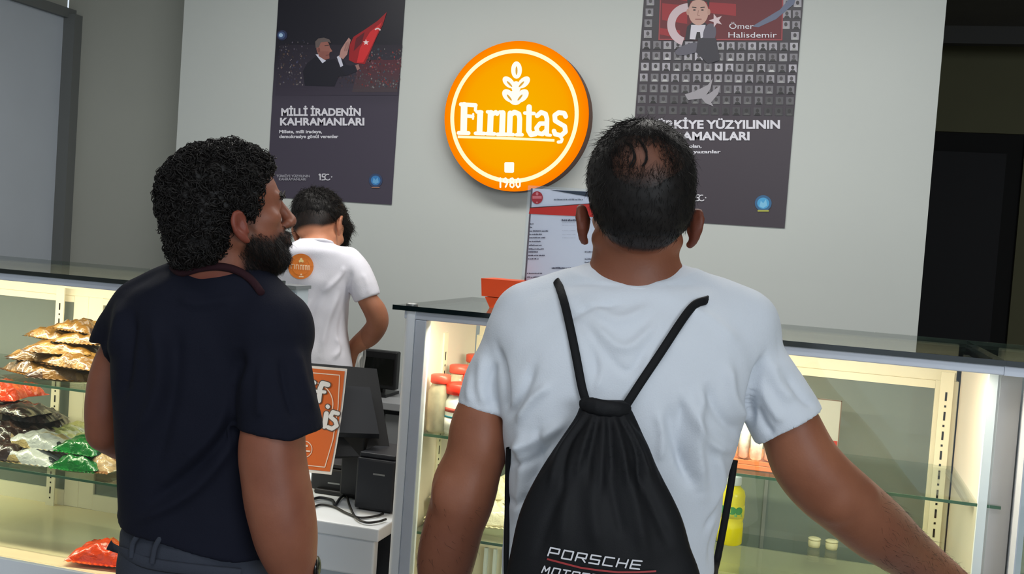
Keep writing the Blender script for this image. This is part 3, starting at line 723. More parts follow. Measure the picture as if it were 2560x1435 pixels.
for y in (560, 590, 655, 700, 740): words(600, y, 160, 4, (150, 156, 176))
P.obj('print', pr_m, t)

# ================================================================== THINGS INSIDE THE COUNTERS
def jar(label, x, y, z, r, h, lidcol, body, group=None, name='jar', cat='jar', shoulder=.8, band=None, cap_h=.022, capr=.78):
    t = thing(name, label, cat, (x, y, z), 0, group)
    MB().lathe([(r*.9, 0), (r, .006), (r, h*shoulder), (r*.86, h*(shoulder+.08)), (r*.72, h*.97), (r*.72, h)], 28).obj('body', body, t, True)
    lm = mat('lid_red', lidcol, .4)
    MB().lathe([(r*capr, h-.002), (r*capr+.002, h), (r*capr+.002, h+cap_h-.002), (r*capr-.002, h+cap_h)], 28).obj('lid', lm, t, True)
    if band:
        for z0, z1, c in band: MB().lathe([(r+.0008, h*z0), (r+.0008, h*z1)], 28).obj('label_band', mat('label', c, .5), t, True)
    return t
milky = mat('milky_tub', (222, 226, 214), .35, var=.04); jg = mat('jar_filled', (170, 164, 140), .12, var=.25, vscale=30, coat=.6)
def onshelf(px, py, z): p = atZ(px, py, z); return p[0], p[1]
def jx(px, Y): r = ray(px, 1000); return max(r[0]*Y/r[1], -.793+(Y > 2.3)*.002)
jar('glass jar with red lid nearest the left post of the middle counter', jx(1078, 2.235), 2.235, Z1, .027, .112, (206, 66, 50), jg, cap_h=.018)
jar('red-lidded jar behind the front jar, against the counter side', jx(1102, 2.36), 2.36, Z1, .030, .122, (206, 74, 56), jg, cap_h=.018)
jar('red-lidded jar at the back of the upper shelf, just right of the side wall', jx(1128, 2.47), 2.47, Z1, .026, .138, (204, 78, 52), jg, cap_h=.018)
jar('white tub with bright red lid and blue line, half hidden by the white sleeve', jx(1150, 2.24), 2.24, Z1, .034, .092, (226, 44, 26), milky, name='tub', cat='tub', capr=.92, band=[(.12, .40, (236, 240, 232)), (.42, .46, (30, 130, 150)), (.56, .66, (190, 80, 70))])
jar('white tub with red lid hidden deeper behind the first tub', jx(1190, 2.34), 2.34, Z1, .036, .10, (206, 52, 34), milky, name='tub', cat='tub', capr=.92, band=[(.42, .46, (30, 130, 150))])
# yellow bottle
x, y = onshelf(1822, 1358, Z2)
t = thing('drink_bottle', 'yellow drink bottle with white cap and green leaf label on the lower shelf', 'bottle', (x, y, Z2))
yel = mat('yellow_plastic', (240, 222, 10), .25, var=.04); 
MB().lathe([(.024, 0), (.029, .004), (.029, .05), (.027, .056), (.029, .062), (.029, .115), (.026, .126), (.017, .134), (.015, .138)], 28).obj('body', yel, t, True)
MB().lathe([(.017, .138), (.018, .140), (.018, .156), (.016, .158)], 28).obj('cap', M['white'], t, True)
MB().lathe([(.0296, .064), (.0296, .092)], 28).obj('label_band', mat('lime_label', (226, 214, 30), .4), t, True)
P = Print(lambda u, v, o=0: (.0302*math.cos(u), .0302*math.sin(u), v))
for cx in (-1.45, -.9, -2.2): P.ell(cx, .083, .34, .009, (40, 140, 60), n=14); P.poly([(cx-.25, .069), (cx+.3, .069), (cx+.3, .076), (cx-.25, .076)], (120, 180, 90))
P.obj('leaf_print', pr_m, t, world=False)
# price card, carton, small tubs at rear of the middle counter
def card(label, px0, px1, py0, py1, Y, zbase, red=True):
    a = atY(px0, py0, Y); b = atY(px1, py1, Y)
    t = thing('price_card', label, 'card', ((a[0]+b[0])/2, Y, zbase))
    MB().box(a[0], b[0], Y, Y+.002, zbase, a[2]).obj('card', mat('card_grey', (150, 152, 144), .5), t, world=True)
    MB().box(a[0]+.002, b[0]-.002, Y-.0006, Y, zbase+.001, zbase+.04).obj('red_panel', mat('card_red', (150, 42, 34), .5), t, world=True)
    MB().box(a[0]-.001, b[0]+.001, Y-.001, Y-.0007, a[2]-.002, a[2]).box(b[0]-.001, b[0]+.001, Y-.001, Y-.0007, zbase, a[2]).box(a[0]+.02, a[0]+.025, Y-.001, Y-.0007, zbase+.012, zbase+.03).box(a[0]+.03, a[0]+.034, Y-.001, Y-.0007, zbase+.012, zbase+.034).box(a[0]+.03, a[0]+.044, Y-.001, Y-.0007, zbase+.012, zbase+.016).obj('print', mat('card_dark', (90, 74, 64), .5), t, world=True)
card('grey card with red foot at the back of the upper shelf, above the forearm', 2040, 2096, 995, 1100, 2.50, Z1)
def crate(label, x0, x1, y0, y1, z, h, m, name, cat, lidm=None):
    t = thing(name, label, cat, ((x0+x1)/2, (y0+y1)/2, z))
    MB().box(x0, x1, y0, y1, z, z+h, ch=.004).obj('body', m, t, world=True)
    if lidm: MB().box(x0-.004, x1+.004, y0-.004, y1+.004, z+h*.82, z+h+.003, ch=.002).obj('rim', lidm, t, world=True)
    return t
p = atZ(1850, 1160, Z1)
t = thing('biscuit_tray', 'low orange tray of pale wrapped rolls, seen under the arm on the upper shelf', 'tray', (p[0]+.04, 2.33, Z1))
MB().box(p[0]-.04, p[0]+.13, 2.24, 2.44, Z1, Z1+.012, ch=.002).box(p[0]-.04, p[0]+.13, 2.24, 2.243, Z1+.012, Z1+.02).obj('tray', mat('tray_orange', (216, 118, 70), .5), t, world=True)
rm = mat('clear_wrap', (205, 210, 200), .3, var=.25, vscale=90)
for i in range(6):
    o = MB().lathe([(.004, 0), (.012, .006), (.013, .05), (.012, .072), (.004, .08)], 14, (p[0]-.022+i*.027, 2.28+.012*(i % 2), Z1+.0125)).obj('wrapped_roll', rm, None, True, world=False)
    tag(o, ['leftmost', 'second from left', 'third from left', 'third from right', 'second from right', 'rightmost'][i]+' pale clear-wrapped roll standing in the low orange tray', 'roll', 'wrapped rolls in the orange tray')
for i in range(2):
    q = onshelf(2035+i*42, 1346+i*5, Z2)
    jar(['small pale tub at the back of the lower shelf beside the forearm, left one', 'small pale tub at the back of the lower shelf beside the forearm, right one'][i], q[0], min(q[1], 2.55), Z2, .014, .018, (214, 206, 170), mat('pale_tub', (206, 198, 160), .4), name='small_tub', cat='tub', capr=.9, cap_h=.004)

# packets
def packet_mesh(w, l, h, seedv, nx=22, ny=22, puff=2.2):
    r = np.random.default_rng(seedv); ph = r.uniform(0, 6.28, 8)
    V = []; Fc = []
    for s in (1, -1):
        for j in range(ny+1):
            for i in range(nx+1):
                u = i/nx*2-1; v = j/ny*2-1
                e = max(0, 1-abs(u)**puff)**.6*max(0, 1-abs(v)**(puff+2))**.6
                cr = .13*math.sin(9*u+ph[0]+3*v)*math.cos(7*v+ph[1])+.10*math.sin(17*u*v+ph[2])+.11*(1-abs(math.sin(7*v+4*u+ph[3])))-.10*abs(math.sin(5*u-6*v+ph[7]))
                z = h*(e*(1+cr)) if s > 0 else h*.28*e*-1
                edge = .010*math.sin(8*v+ph[4])*abs(u)+.004*math.sin(31*v)*(abs(u) > .95)
                V.append((u*w/2*(1-.12*e)+edge*w, v*l/2*(1+.03*math.cos(3*u+ph[5])), z+h*.3+h*.12*math.sin(2.2*u+ph[6])*(1-e)))
    n1 = (nx+1)*(ny+1)
    for j in range(ny):
        for i in range(nx):
            a = j*(nx+1)+i; q = (a, a+1, a+nx+2, a+nx+1); Fc.append(q); Fc.append(tuple(k+n1 for k in q[::-1]))
    return np.array(V), Fc
def mat_pack(name, base, c2, c3, scale=14, rough=.22):
    m = bpy.data.materials.new(name); m.use_nodes = True; nt = m.node_tree; b = nt.nodes['Principled BSDF']
    b.inputs['Roughness'].default_value = rough; b.inputs['Coat Weight'].default_value = .5
    tc = nt.nodes.new('ShaderNodeTexCoord'); v = nt.nodes.new('ShaderNodeTexVoronoi'); v.inputs['Scale'].default_value = scale
    mp = nt.nodes.new('ShaderNodeMapping'); mp.inputs['Scale'].default_value = (1, 2.6, 1)
    nt.links.new(tc.outputs['Object'], mp.inputs[0]); nt.links.new(mp.outputs[0], v.inputs['Vector'])
    r = nt.nodes.new('ShaderNodeValToRGB'); r.color_ramp.interpolation = 'CONSTANT'; e = r.color_ramp.elements
    e[0].position = 0; e[0].color = (*lin(base), 1); e[1].position = .55; e[1].color = (*lin(c2), 1); q = e.new(.8); q.color = (*lin(c3), 1)
    sp = nt.nodes.new('ShaderNodeSeparateColor'); nt.links.new(v.outputs['Color'], sp.inputs[0]); nt.links.new(sp.outputs[0], r.inputs[0])
    nt.links.new(r.outputs[0], b.inputs['Base Color'])
    n2 = nt.nodes.new('ShaderNodeTexNoise'); n2.inputs['Scale'].default_value = 45; n2.inputs['Detail'].default_value = 3; n2.inputs['Distortion'].default_value = 1.2
    bp = nt.nodes.new('ShaderNodeBump'); bp.inputs['Strength'].default_value = .7; bp.inputs['Distance'].default_value = .006
    nt.links.new(tc.outputs['Object'], n2.inputs['Vector']); nt.links.new(n2.outputs['Fac'], bp.inputs['Height']); nt.links.new(bp.outputs[0], b.inputs['Normal']); return m
PK = dict(gold=mat_pack('gold_foil', (96, 66, 20), (128, 96, 48), (52, 32, 16), 16, .3), brown=mat_pack('brown_foil', (44, 30, 28), (70, 50, 44), (150, 130, 100), 18),
          orange=mat_pack('orange_foil', (226, 66, 16), (236, 96, 30), (246, 170, 70), 12), white=mat_pack('white_film', (176, 178, 176), (160, 140, 96), (50, 56, 60), 14),
          yellow=mat_pack('yellow_film', (206, 196, 124), (214, 204, 170), (176, 164, 10), 14), green=mat_pack('green_foil', (8, 96, 34), (14, 120, 44), (5, 44, 24), 13),
          tan=mat_pack('tan_film', (196, 160, 120), (150, 100, 60), (230, 214, 190), 16))
def packet(label, kind, px, py, z, w, l, h, rz, tilt=0, group='snack packets', seedv=0, lift=0, roll=0, yadj=None):
    p = atZ(px, py, z)
    yy = min(max(p[1], YF+.10), YB-.09) if yadj is None else yadj
    r = ray(px, py); xx = CAM[0]+r[0]*yy/r[1]
    if px > 1000: xx = max(xx, -.822+w/2*1.04)
    V, Fc = packet_mesh(w, l, h, seedv)
    t = thing('snack_packet', label, 'packet', (xx, yy, z+lift), rz)
    t.rotation_euler = (tilt, roll, rz)
    mesh_np('wrapper', V, Fc, PK[kind], t, True)
    for s in (-1, 1):                               # crimped end seals
        n = 22; Vs = []; 
        for k in (0, 1):
            for i in range(n+1): u = i/n*2-1; Vs.append((u*w/2*.98, s*(l/2-.001+k*.010), h*.3+.0012*(1 if i % 2 else -1)))
        mesh_np('seal', Vs, [(i, i+1, n+2+i, n+1+i) for i in range(n)], PK[kind], t)
    return t
G = 'gold snack packets on the upper shelf'
golds = [('lowest gold packet of the pile, its edge hanging over the shelf front', 175, 975, 0, .19, .13, .034, .25),
         ('pale gold packet at the left end of the pile', 95, 955, .0, .17, .12, .036, -.35),
         ('gold packet in the second layer of the pile, left side', 120, 930, .032, .18, .12, .032, .15),
         ('gold packet in the second layer of the pile, beside the dark sleeve', 205, 945, .034, .17, .12, .032, -.1),
         ('dull gold packet in the third layer of the pile', 160, 905, .062, .18, .12, .03, .3),
         ('brown-gold crumpled packet on top of the pile', 150, 878, .088, .15, .11, .030, -.2),
         ('gold packet high in the pile, tucked behind the dark sleeve', 212, 905, .09, .14, .10, .028, .2),
         ('bright yellow-gold packet crowning the pile', 205, 870, .118, .13, .09, .026, -.15)]
for i, (lb, px, py, dz, w, l, h, rz) in enumerate(golds):
    packet(lb, 'gold' if i != 7 else 'gold', px, py+0, Z1, w, l, h, rz, group=G, seedv=10+i, lift=dz+.001, yadj=2.30+.02*(i % 3)+(.04 if i > 4 else 0))
specs = [('brown', 'dark brown packet at the left front of the lower shelf', 18, 1150, 0, .15, .12, .04, .2, 2.27), ('brown', 'dark brown packet leaning on the left front one', 10, 1098, .036, .15, .11, .036, -.2, 2.32),
         ('brown', 'dark packet in the middle of the brown pile', 62, 1105, .024, .16, .12, .04, .35, 2.36), ('brown', 'dark packet with pale stripe on the brown pile', 75, 1062, .068, .16, .11, .034, .1, 2.42),
         ('brown', 'flat cream-edged packet on top of the brown pile', 45, 1050, .098, .17, .11, .022, -.1, 2.38), ('brown', 'dark packet at the back right of the brown pile', 105, 1080, .04, .13, .11, .04, .5, 2.47),
         ('orange', 'large glossy orange packet at the back left', 8, 1020, .122, .12, .12, .042, .3, 2.40), ('orange', 'smaller orange packet right of the large orange one', 62, 1022, .126, .08, .08, .03, -.3, 2.46),
         ('white', 'white packet with brown print lying at the front of the lower shelf', 80, 1170, 0, .19, .10, .030, .10, 2.27), ('white', 'white packet with grey print on the front white one', 105, 1130, .032, .18, .10, .030, .05, 2.31),
         ('yellow', 'cream packet in the row behind the white packets', 150, 1105, .010, .17, .09, .034, .05, 2.43), ('yellow', 'pale yellow packet third in the row', 175, 1088, .012, .17, .09, .034, .1, 2.47),
         ('yellow', 'pale yellow packet last in the row, beside the bare elbow', 205, 1075, .014, .16, .09, .034, .05, 2.52), ('green', 'shiny green packet at the front of the lower shelf', 208, 1172, 0, .13, .10, .036, .1, 2.27),
         ('green', 'shiny green packet lying on the front green one', 218, 1130, .036, .13, .10, .034, -.05, 2.30), ('tan', 'tan and white packet at the right of the green packets', 262, 1165, .0, .10, .10, .034, .0, 2.29)]
for i, (k, lb, px, py, dz, w, l, h, rz, yy) in enumerate(specs):
    packet(lb, k, px, py, Z2, w, l, h, rz, seedv=40+i, lift=dz+.001, yadj=yy)
p = atZ(245, 1412, ZF)
packet('red packet lying on the counter floor behind the dark trousers', 'orange', 262, 1412, ZF, .16, .10, .04, .15, seedv=77, lift=.001, yadj=2.22)
# cream bags low in the middle counter
cb_m = mat_pack('cream_film', (226, 216, 184), (214, 200, 160), (236, 230, 206), 10, .3)
PK['cream'] = cb_m
for i, (lb, px, py, dz, yy, w) in enumerate([('cream wrapped packet at the bottom left of the middle counter', 1080, 1400, .0, 2.30, .14), ('cream wrapped packet lying on the bottom left one', 1090, 1330, .04, 2.34, .13),
                                      ('cream wrapped packet between the man\'s arm and body', 1225, 1290, .0, 2.32, .15), ('cream wrapped packet stacked behind the arm', 1222, 1250, .045, 2.38, .14)]):
    packet(lb, 'cream', px, py, Z2, w, .11, .045, .1*(-1)**i, seedv=90+i, lift=dz+.001, yadj=yy)

# ================================================================== PEOPLE
# sculpting kit: signed distance shapes on a grid -> one continuous surface
def _smin(a, b, k):
    h = np.clip(.5+.5*(b-a)/k, 0, 1); return b+(a-b)*h-k*h*(1-h)
class Sculpt:
    def __init__(s): s.ops = []; s.lo = np.full(3, 1e9); s.hi = np.full(3, -1e9)
    def _add(s, op, k, lo, hi, fn):
        lo = np.array(lo, float); hi = np.array(hi, float)
        if op == 'u': s.lo = np.minimum(s.lo, lo); s.hi = np.maximum(s.hi, hi)
        s.ops.append((op, k, lo, hi, fn)); return s
    def cone(s, a, b, ra, rb, k=.012, op='u', flat=None):
        a = np.array(a, float); b = np.array(b, float); r = max(ra, rb); d = b-a; L2 = float(d@d)+1e-12
        lo = np.minimum(a, b)-r-k; hi = np.maximum(a, b)+r+k
        fx = np.array(flat if flat is not None else (1, 1, 1), float)
        def fn(x, y, z):
            t = np.clip(((x-a[0])*d[0]+(y-a[1])*d[1]+(z-a[2])*d[2])/L2, 0, 1)
            t2 = t*t*(3-2*t)*.0+t
            return np.sqrt(((x-a[0]-t*d[0])/fx[0])**2+((y-a[1]-t*d[1])/fx[1])**2+((z-a[2]-t*d[2])/fx[2])**2)-(ra+(rb-ra)*t2)
        return s._add(op, k, lo, hi, fn)
    def chain(s, pts, rs, k=.012, op='u', flat=None, n=None):
        if n and len(pts) > 2:
            q = spline(np.column_stack([np.array(pts, float), np.array(rs, float)]), n); pts = q[:, :3]; rs = q[:, 3]
        for i in range(len(pts)-1): s.cone(pts[i], pts[i+1], rs[i], rs[i+1], k if i == 0 else min(k, .008), op, flat)
        return s
    def ell(s, c, r, rot=None, k=.012, op='u'):
        c = np.array(c, float); r = np.array(r, float); Rm = np.eye(3) if rot is None else np.array(rot)
        e = np.sqrt(((Rm*r[None, :])**2).sum(1))+k
        def fn(x, y, z):
            X, Y, Z = x-c[0], y-c[1], z-c[2]
            u = (X*Rm[0, 0]+Y*Rm[1, 0]+Z*Rm[2, 0])/r[0]; v = (X*Rm[0, 1]+Y*Rm[1, 1]+Z*Rm[2, 1])/r[1]; w = (X*Rm[0, 2]+Y*Rm[1, 2]+Z*Rm[2, 2])/r[2]
            k0 = np.sqrt(u*u+v*v+w*w)+1e-9; k1 = np.sqrt((u/r[0])**2+(v/r[1])**2+(w/r[2])**2)+1e-9
            return k0*(k0-1)/k1
        return s._add(op, k, c-e, c+e, fn)
    def loft(s, rows, n=2.3, k=.02, op='u', d0=1.6):
        """rows: (py, px_left, px_right, depth_centre, half_depth) in photo pixels at depth d0"""
        m = d0/FPX
        rw = np.array([((717.5-r[0])*m, (r[1]-1280)*m, (r[2]-1280)*m, r[3], r[4]) for r in rows])
        rw = rw[np.argsort(rw[:, 0])]; rs = spline(rw, 12*len(rw)); o = np.argsort(rs[:, 0]); rs = rs[o]
        lo = (rs[:, 1].min()-k, rs[0, 0]-k, (rs[:, 3]-rs[:, 4]).min()-k); hi = (rs[:, 2].max()+k, rs[-1, 0]+k, (rs[:, 3]+rs[:, 4]).max()+k)
        def fn(x, y, z):
            f = lambda c: np.interp(y, rs[:, 0], rs[:, c])
            x0, x1, zc, rz = f(1), f(2), f(3), f(4); cx = (x0+x1)/2; rx = np.maximum((x1-x0)/2, 1e-3)
            X = x-cx; Z = z-zc
            q = (np.abs(X/rx)**n+np.abs(Z/rz)**n)**(1/n)+1e-6; l = np.sqrt(X*X+Z*Z)+1e-6
            d = l*(1-1/q); d = np.where(q < .25, -np.minimum(rx, rz)*(1-q), d)
            return np.maximum(d, np.maximum(y-rs[-1, 0], rs[0, 0]-y))
        return s._add(op, k, lo, hi, fn)
    def plane(s, p, nrm, k=.006):
        """cut away everything on the side nrm points to"""
        p = np.array(p, float); nrm = np.array(nrm, float); nrm /= np.linalg.norm(nrm)
        s.ops.append(('i', k, None, None, lambda x, y, z: (x-p[0])*nrm[0]+(y-p[1])*nrm[1]+(z-p[2])*nrm[2])); return s
    def custom(s, fn, k=.006, op='i'): s.ops.append((op, k, None, None, fn)); return s
    def ev(s, pts):
        x, y, z = pts[..., 0], pts[..., 1], pts[..., 2]; F = np.full(x.shape, .5)
        for op, k, lo, hi, fn in s.ops:
            d = fn(x, y, z)
            F = _smin(F, d, k) if op == 'u' else (-_smin(-F, d, k) if op == 's' else -_smin(-F, -d, k))
        return F
    def hit(s, px, py, d0, d1, n=160):
        ds = np.linspace(d0, d1, n); P_ = np.stack([(px-1280)/FPX*ds, (717.5-py)/FPX*ds, ds], -1); F = s.ev(P_)
        i = np.argmax(F < 0)
        if not (F < 0).any(): return d1
        if i == 0: return d0
        return ds[i-1]+(ds[i]-ds[i-1])*F[i-1]/(F[i-1]-F[i])
    def mesh(s, h, disp=None):
        lo = s.lo-2*h; hi = s.hi+2*h; n = np.ceil((hi-lo)/h).astype(int)+1
        ax = [lo[i]+h*np.arange(n[i]) for i in range(3)]
        F = np.full(n, .5, np.float32)
        for op, k, l, u, fn in s.ops:
            if l is None: sl = [slice(0, n[i]) for i in range(3)]
            else:
                a = np.clip(np.floor((l-lo)/h).astype(int)-1, 0, n); b = np.clip(np.ceil((u-lo)/h).astype(int)+2, 0, n)
                if (b <= a).any(): continue
                sl = [slice(a[i], b[i]) for i in range(3)]
            x = ax[0][sl[0]][:, None, None]; y = ax[1][sl[1]][None, :, None]; z = ax[2][sl[2]][None, None, :]
            d = fn(x, y, z).astype(np.float32); G = F[tuple(sl)]
            if op == 'u': F[tuple(sl)] = _smin(G, d, k)
            elif op == 's': F[tuple(sl)] = -_smin(-G, d, k)
            else: F[tuple(sl)] = -_smin(-G, -np.broadcast_to(d, G.shape), k)
        V, Q = surface_nets(F, lo, h)
        return V, Q
def surface_nets(F, lo, h):
    I = F < 0; nx, ny, nz = F.shape
    C = np.zeros((nx-1, ny-1, nz-1), np.uint8)
    for dx in (0, 1):
        for dy in (0, 1):
            for dz in (0, 1): C += I[dx:nx-1+dx, dy:ny-1+dy, dz:nz-1+dz]
    act = np.argwhere((C > 0) & (C < 8)); N = len(act)
    corners = [(dx, dy, dz) for dx in (0, 1) for dy in (0, 1) for dz in (0, 1)]
    vals = np.stack([F[act[:, 0]+c[0], act[:, 1]+c[1], act[:, 2]+c[2]] for c in corners], 1)
    acc = np.zeros((N, 3)); cnt = np.zeros(N)
    for i, a in enumerate(corners):
        for j, b in enumerate(corners):
            if j <= i or sum(abs(a[q]-b[q]) for q in range(3)) != 1: continue
            va, vb = vals[:, i], vals[:, j]; m = (va < 0) != (vb < 0); t = np.where(m, va/(va-vb+1e-12), 0)
            p = np.array(a)[None]+t[:, None]*(np.array(b)-np.array(a))[None]
            acc += p*m[:, None]; cnt += m
    V = lo+h*(act+acc/np.maximum(cnt, 1)[:, None])
    idx = np.full((nx-1, ny-1, nz-1), -1, np.int64); idx[act[:, 0], act[:, 1], act[:, 2]] = np.arange(N)
    Qs = []
    for ax in range(3):
        sl0 = [slice(1, F.shape[i]-1) for i in range(3)]; sl1 = list(sl0); sl0[ax] = slice(0, F.shape[ax]-1); sl1[ax] = slice(1, F.shape[ax])
        A = I[tuple(sl0)]; B = I[tuple(sl1)]; e = np.argwhere(A != B)
        if len(e) == 0: continue
        flip = A[e[:, 0], e[:, 1], e[:, 2]]
        off = np.array([1, 1, 1]); off[ax] = 0; e = e+off
        o1, o2 = [q for q in range(3) if q != ax]
        def g(da, db):
            q = e.copy(); q[:, o1] -= da; q[:, o2] -= db; return idx[q[:, 0], q[:, 1], q[:, 2]]
        quad = np.stack([g(0, 0), g(1, 0), g(1, 1), g(0, 1)], 1)
        fl = flip if ax != 1 else ~flip
        quad[~fl] = quad[~fl][:, ::-1]; quad = quad[(quad >= 0).all(1)]; Qs.append(quad)
    Q = np.concatenate(Qs); return V, Q[:, ::-1].copy()
def vnormals(V, Q):
    n = np.cross(V[Q[:, 2]]-V[Q[:, 0]], V[Q[:, 3]]-V[Q[:, 1]]); N = np.zeros_like(V)
    for k in range(4):
        for a in range(3): N[:, a] += np.bincount(Q[:, k], n[:, a], len(V))
    return N/(np.linalg.norm(N, axis=1, keepdims=True)+1e-12)
def relax(V, Q, it=2, w=.5):
    n = len(V)
    E = np.concatenate([Q[:, [0, 1]], Q[:, [1, 2]], Q[:, [2, 3]], Q[:, [3, 0]]]); E = np.concatenate([E, E[:, ::-1]])
    deg = np.maximum(np.bincount(E[:, 0], minlength=n), 1)
    for _ in range(it):
        A = np.stack([np.bincount(E[:, 0], V[E[:, 1], a], n) for a in range(3)], 1)/deg[:, None]; V = V+(A-V)*w
    return V
def cam_mesh(name, V, Q, m, parent, attrs=None, smooth=True):
    Vw = c2w(V)
    # orientation: make the normals point outward in world space
    n = np.cross(Vw[Q[:, 2]]-Vw[Q[:, 0]], Vw[Q[:, 3]]-Vw[Q[:, 1]]); c = Vw[Q].mean(1); vol = (n*(c-Vw.mean(0))).sum()
    if vol < 0: Q = Q[:, ::-1].copy()
    return mesh_np(name, Vw, Q, m, parent, smooth, True, attrs)
def outward(V, Q):
    N = vnormals(V, Q)
    if (N*(V-V.mean(0))).sum() < 0: N = -N
    return N
def folds(V, N, lst, d):
    """raise or sink soft cloth folds along photo-pixel polylines on the side facing the camera: (pts, width px, height m)"""
    px = 1280+V[:, 0]/V[:, 2]*FPX; py = 717.5-V[:, 1]/V[:, 2]*FPX; out = np.zeros(len(V)); fac = np.clip(-N[:, 2]*1.6, 0, 1)
    for pts, w, hgt in lst:
        q = spline(pts, 14) if len(pts) > 2 else np.array(pts, float); best = np.full(len(V), 1e9); tt = np.zeros(len(V))
        for i in range(len(q)-1):
            a, b = q[i], q[i+1]; dd = b-a; L2 = dd@dd+1e-9
            t = np.clip(((px-a[0])*dd[0]+(py-a[1])*dd[1])/L2, 0, 1); dist = (px-a[0]-t*dd[0])**2+(py-a[1]-t*dd[1])**2
            m = dist < best; best[m] = dist[m]; tt[m] = (i+t[m])/(len(q)-1)
        env = np.clip(np.minimum(tt, 1-tt)*5, .15, 1)
        out += hgt*env*np.exp(-best/(w*w))
    return V+N*(out*fac)[:, None]
def vnoise(V, s, amp, seed=0):
    r = np.random.default_rng(seed); out = np.zeros(len(V))
    for i in range(7):
        f = r.normal(size=3)*s; out += np.sin(V@f+r.uniform(0, 6.28)+1.7*np.sin(V@(r.normal(size=3)*s*.6)+r.uniform(0, 6)))
    return out/7*amp
def frame(fwd, upish=(0, 1, 0)):
    """columns right, up, forward in camera space (x right, y up, z depth: left-handed)"""
    f = np.array(fwd, float); f /= np.linalg.norm(f); u = np.array(upish, float); u -= (u@f)*f; u /= np.linalg.norm(u)
    r = np.cross(u, f)
    return np.stack([r, u, f], 1)
class Head:
    def __init__(s, c, R, sc): s.c = np.array(c, float); s.R = R; s.s = sc
    def p(s, x, y, z): return s.c+s.R@(np.array([x, y, z])*s.s)
    def loc(s, V): return ((V-s.c)@s.R)/s.s
    def build(s, S, ear_y=-.022, ear_out=.0, es=1.0):
        p, sc, R = s.p, s.s, s.R
        E = lambda c, r, k=.012, op='u', rot=None: S.ell(p(*c), np.array(r)*sc, R if rot is None else R@rot, k, op)
        C = lambda a, b, ra, rb, k=.006, op='u': S.cone(p(*a), p(*b), ra*sc, rb*sc, k, op)
        E((0, .030, -.012), (.077, .086, .099)); E((0, -.010, -.040), (.068, .066, .060), .02)
        E((0, .022, .046), (.061, .056, .050), .02); E((0, -.035, .042), (.056, .064, .046), .02)
        E((0, -.074, .038), (.050, .036, .050), .02); E((0, -.098, .070), (.021, .017, .020), .02)
        for sx in (-1, 1):
            E((sx*.043, -.024, .062), (.018, .015, .020), .014); C((sx*.052, -.055, .005), (sx*.022, -.098, .066), .016, .013, .02)
            E((sx*.030, .002, .100), (.017, .009, .010), .008, 's')
            E((sx*.030, -.001, .0785), (.0135, .0125, .0125), .003)
            C((sx*.016, .016, .094), (sx*.044, .014, .082), .008, .006, .010)
            E((sx*.012, -.036, .104), (.0085, .008, .010), .005)
            E((sx*.006, -.0425, .108), (.0035, .003, .004), .002, 's')
            C((sx*.016, .0055, .090), (sx*.043, .004, .081), .0030, .0024, .003); C((sx*.016, -.008, .088), (sx*.042, -.007, .080), .0026, .0020, .003)
        E((0, -.056, .078), (.028, .024, .019), .012); E((0, -.094, .072), (.026, .022, .024), .014)
        C((0, .010, .094), (0, -.026, .113), .0085, .0105, .010); E((0, -.032, .113), (.0125, .011, .012), .006)
        C((-.021, -.060, .092), (0, -.057, .101), .0045, .0062, .005); C((.021, -.060, .092), (0, -.057, .101), .0045, .0062, .005)
        C((-.019, -.067, .091), (0, -.069, .100), .0045, .0072, .005); C((.019, -.067, .091), (0, -.069, .100), .0045, .0072, .005)
        C((-.022, -.0635, .0965), (.022, -.0635, .0965), .0012, .0012, .002, 's')
        for sx in (-1, 1):                                  # ears
            X = .077+ear_out; ey = ear_y
            a = .55                                          # stand-off angle
            rot = np.array([[math.cos(a), 0, -sx*math.sin(a)], [0, 1, 0], [sx*math.sin(a), 0, math.cos(a)]]) if False else np.eye(3)
            pts = [(X-.004, ey+.018, .008), (X+.004, ey+.030, -.002), (X+.011, ey+.029, -.014), (X+.013, ey+.014, -.022), (X+.010, ey-.006, -.018), (X+.004, ey-.022, -.006), (X-.002, ey-.030, .004)]
            pts = [((X-.004)+(q[0]-X+.004)*es, ey+(q[1]-ey)*es, q[2]*es) for q in pts]
            rr = [.0035, .0042, .0042, .0042, .0042, .0052, .0058]
            S.chain([p(sx*q[0], q[1], q[2]) for q in pts], [r*sc for r in rr], .003, n=14)
            for q in pts[:-1]: C((sx*(X-.003), ey+(q[1]-ey)*.35, -.002), (sx*q[0], q[1], q[2]), .0050, .0032, .004)
            E((sx*(X+.001), ey+.003, -.008*es), (.006, .027*es, .015*es), .006)
            E((sx*(X+.009), ey+.003, -.005), (.0055, .013*es, .0085*es), .003, 's')
            C((sx*(X+.002), ey+.006, .003), (sx*(X+.001), ey-.010, .006), .004, .004, .004)
        return S
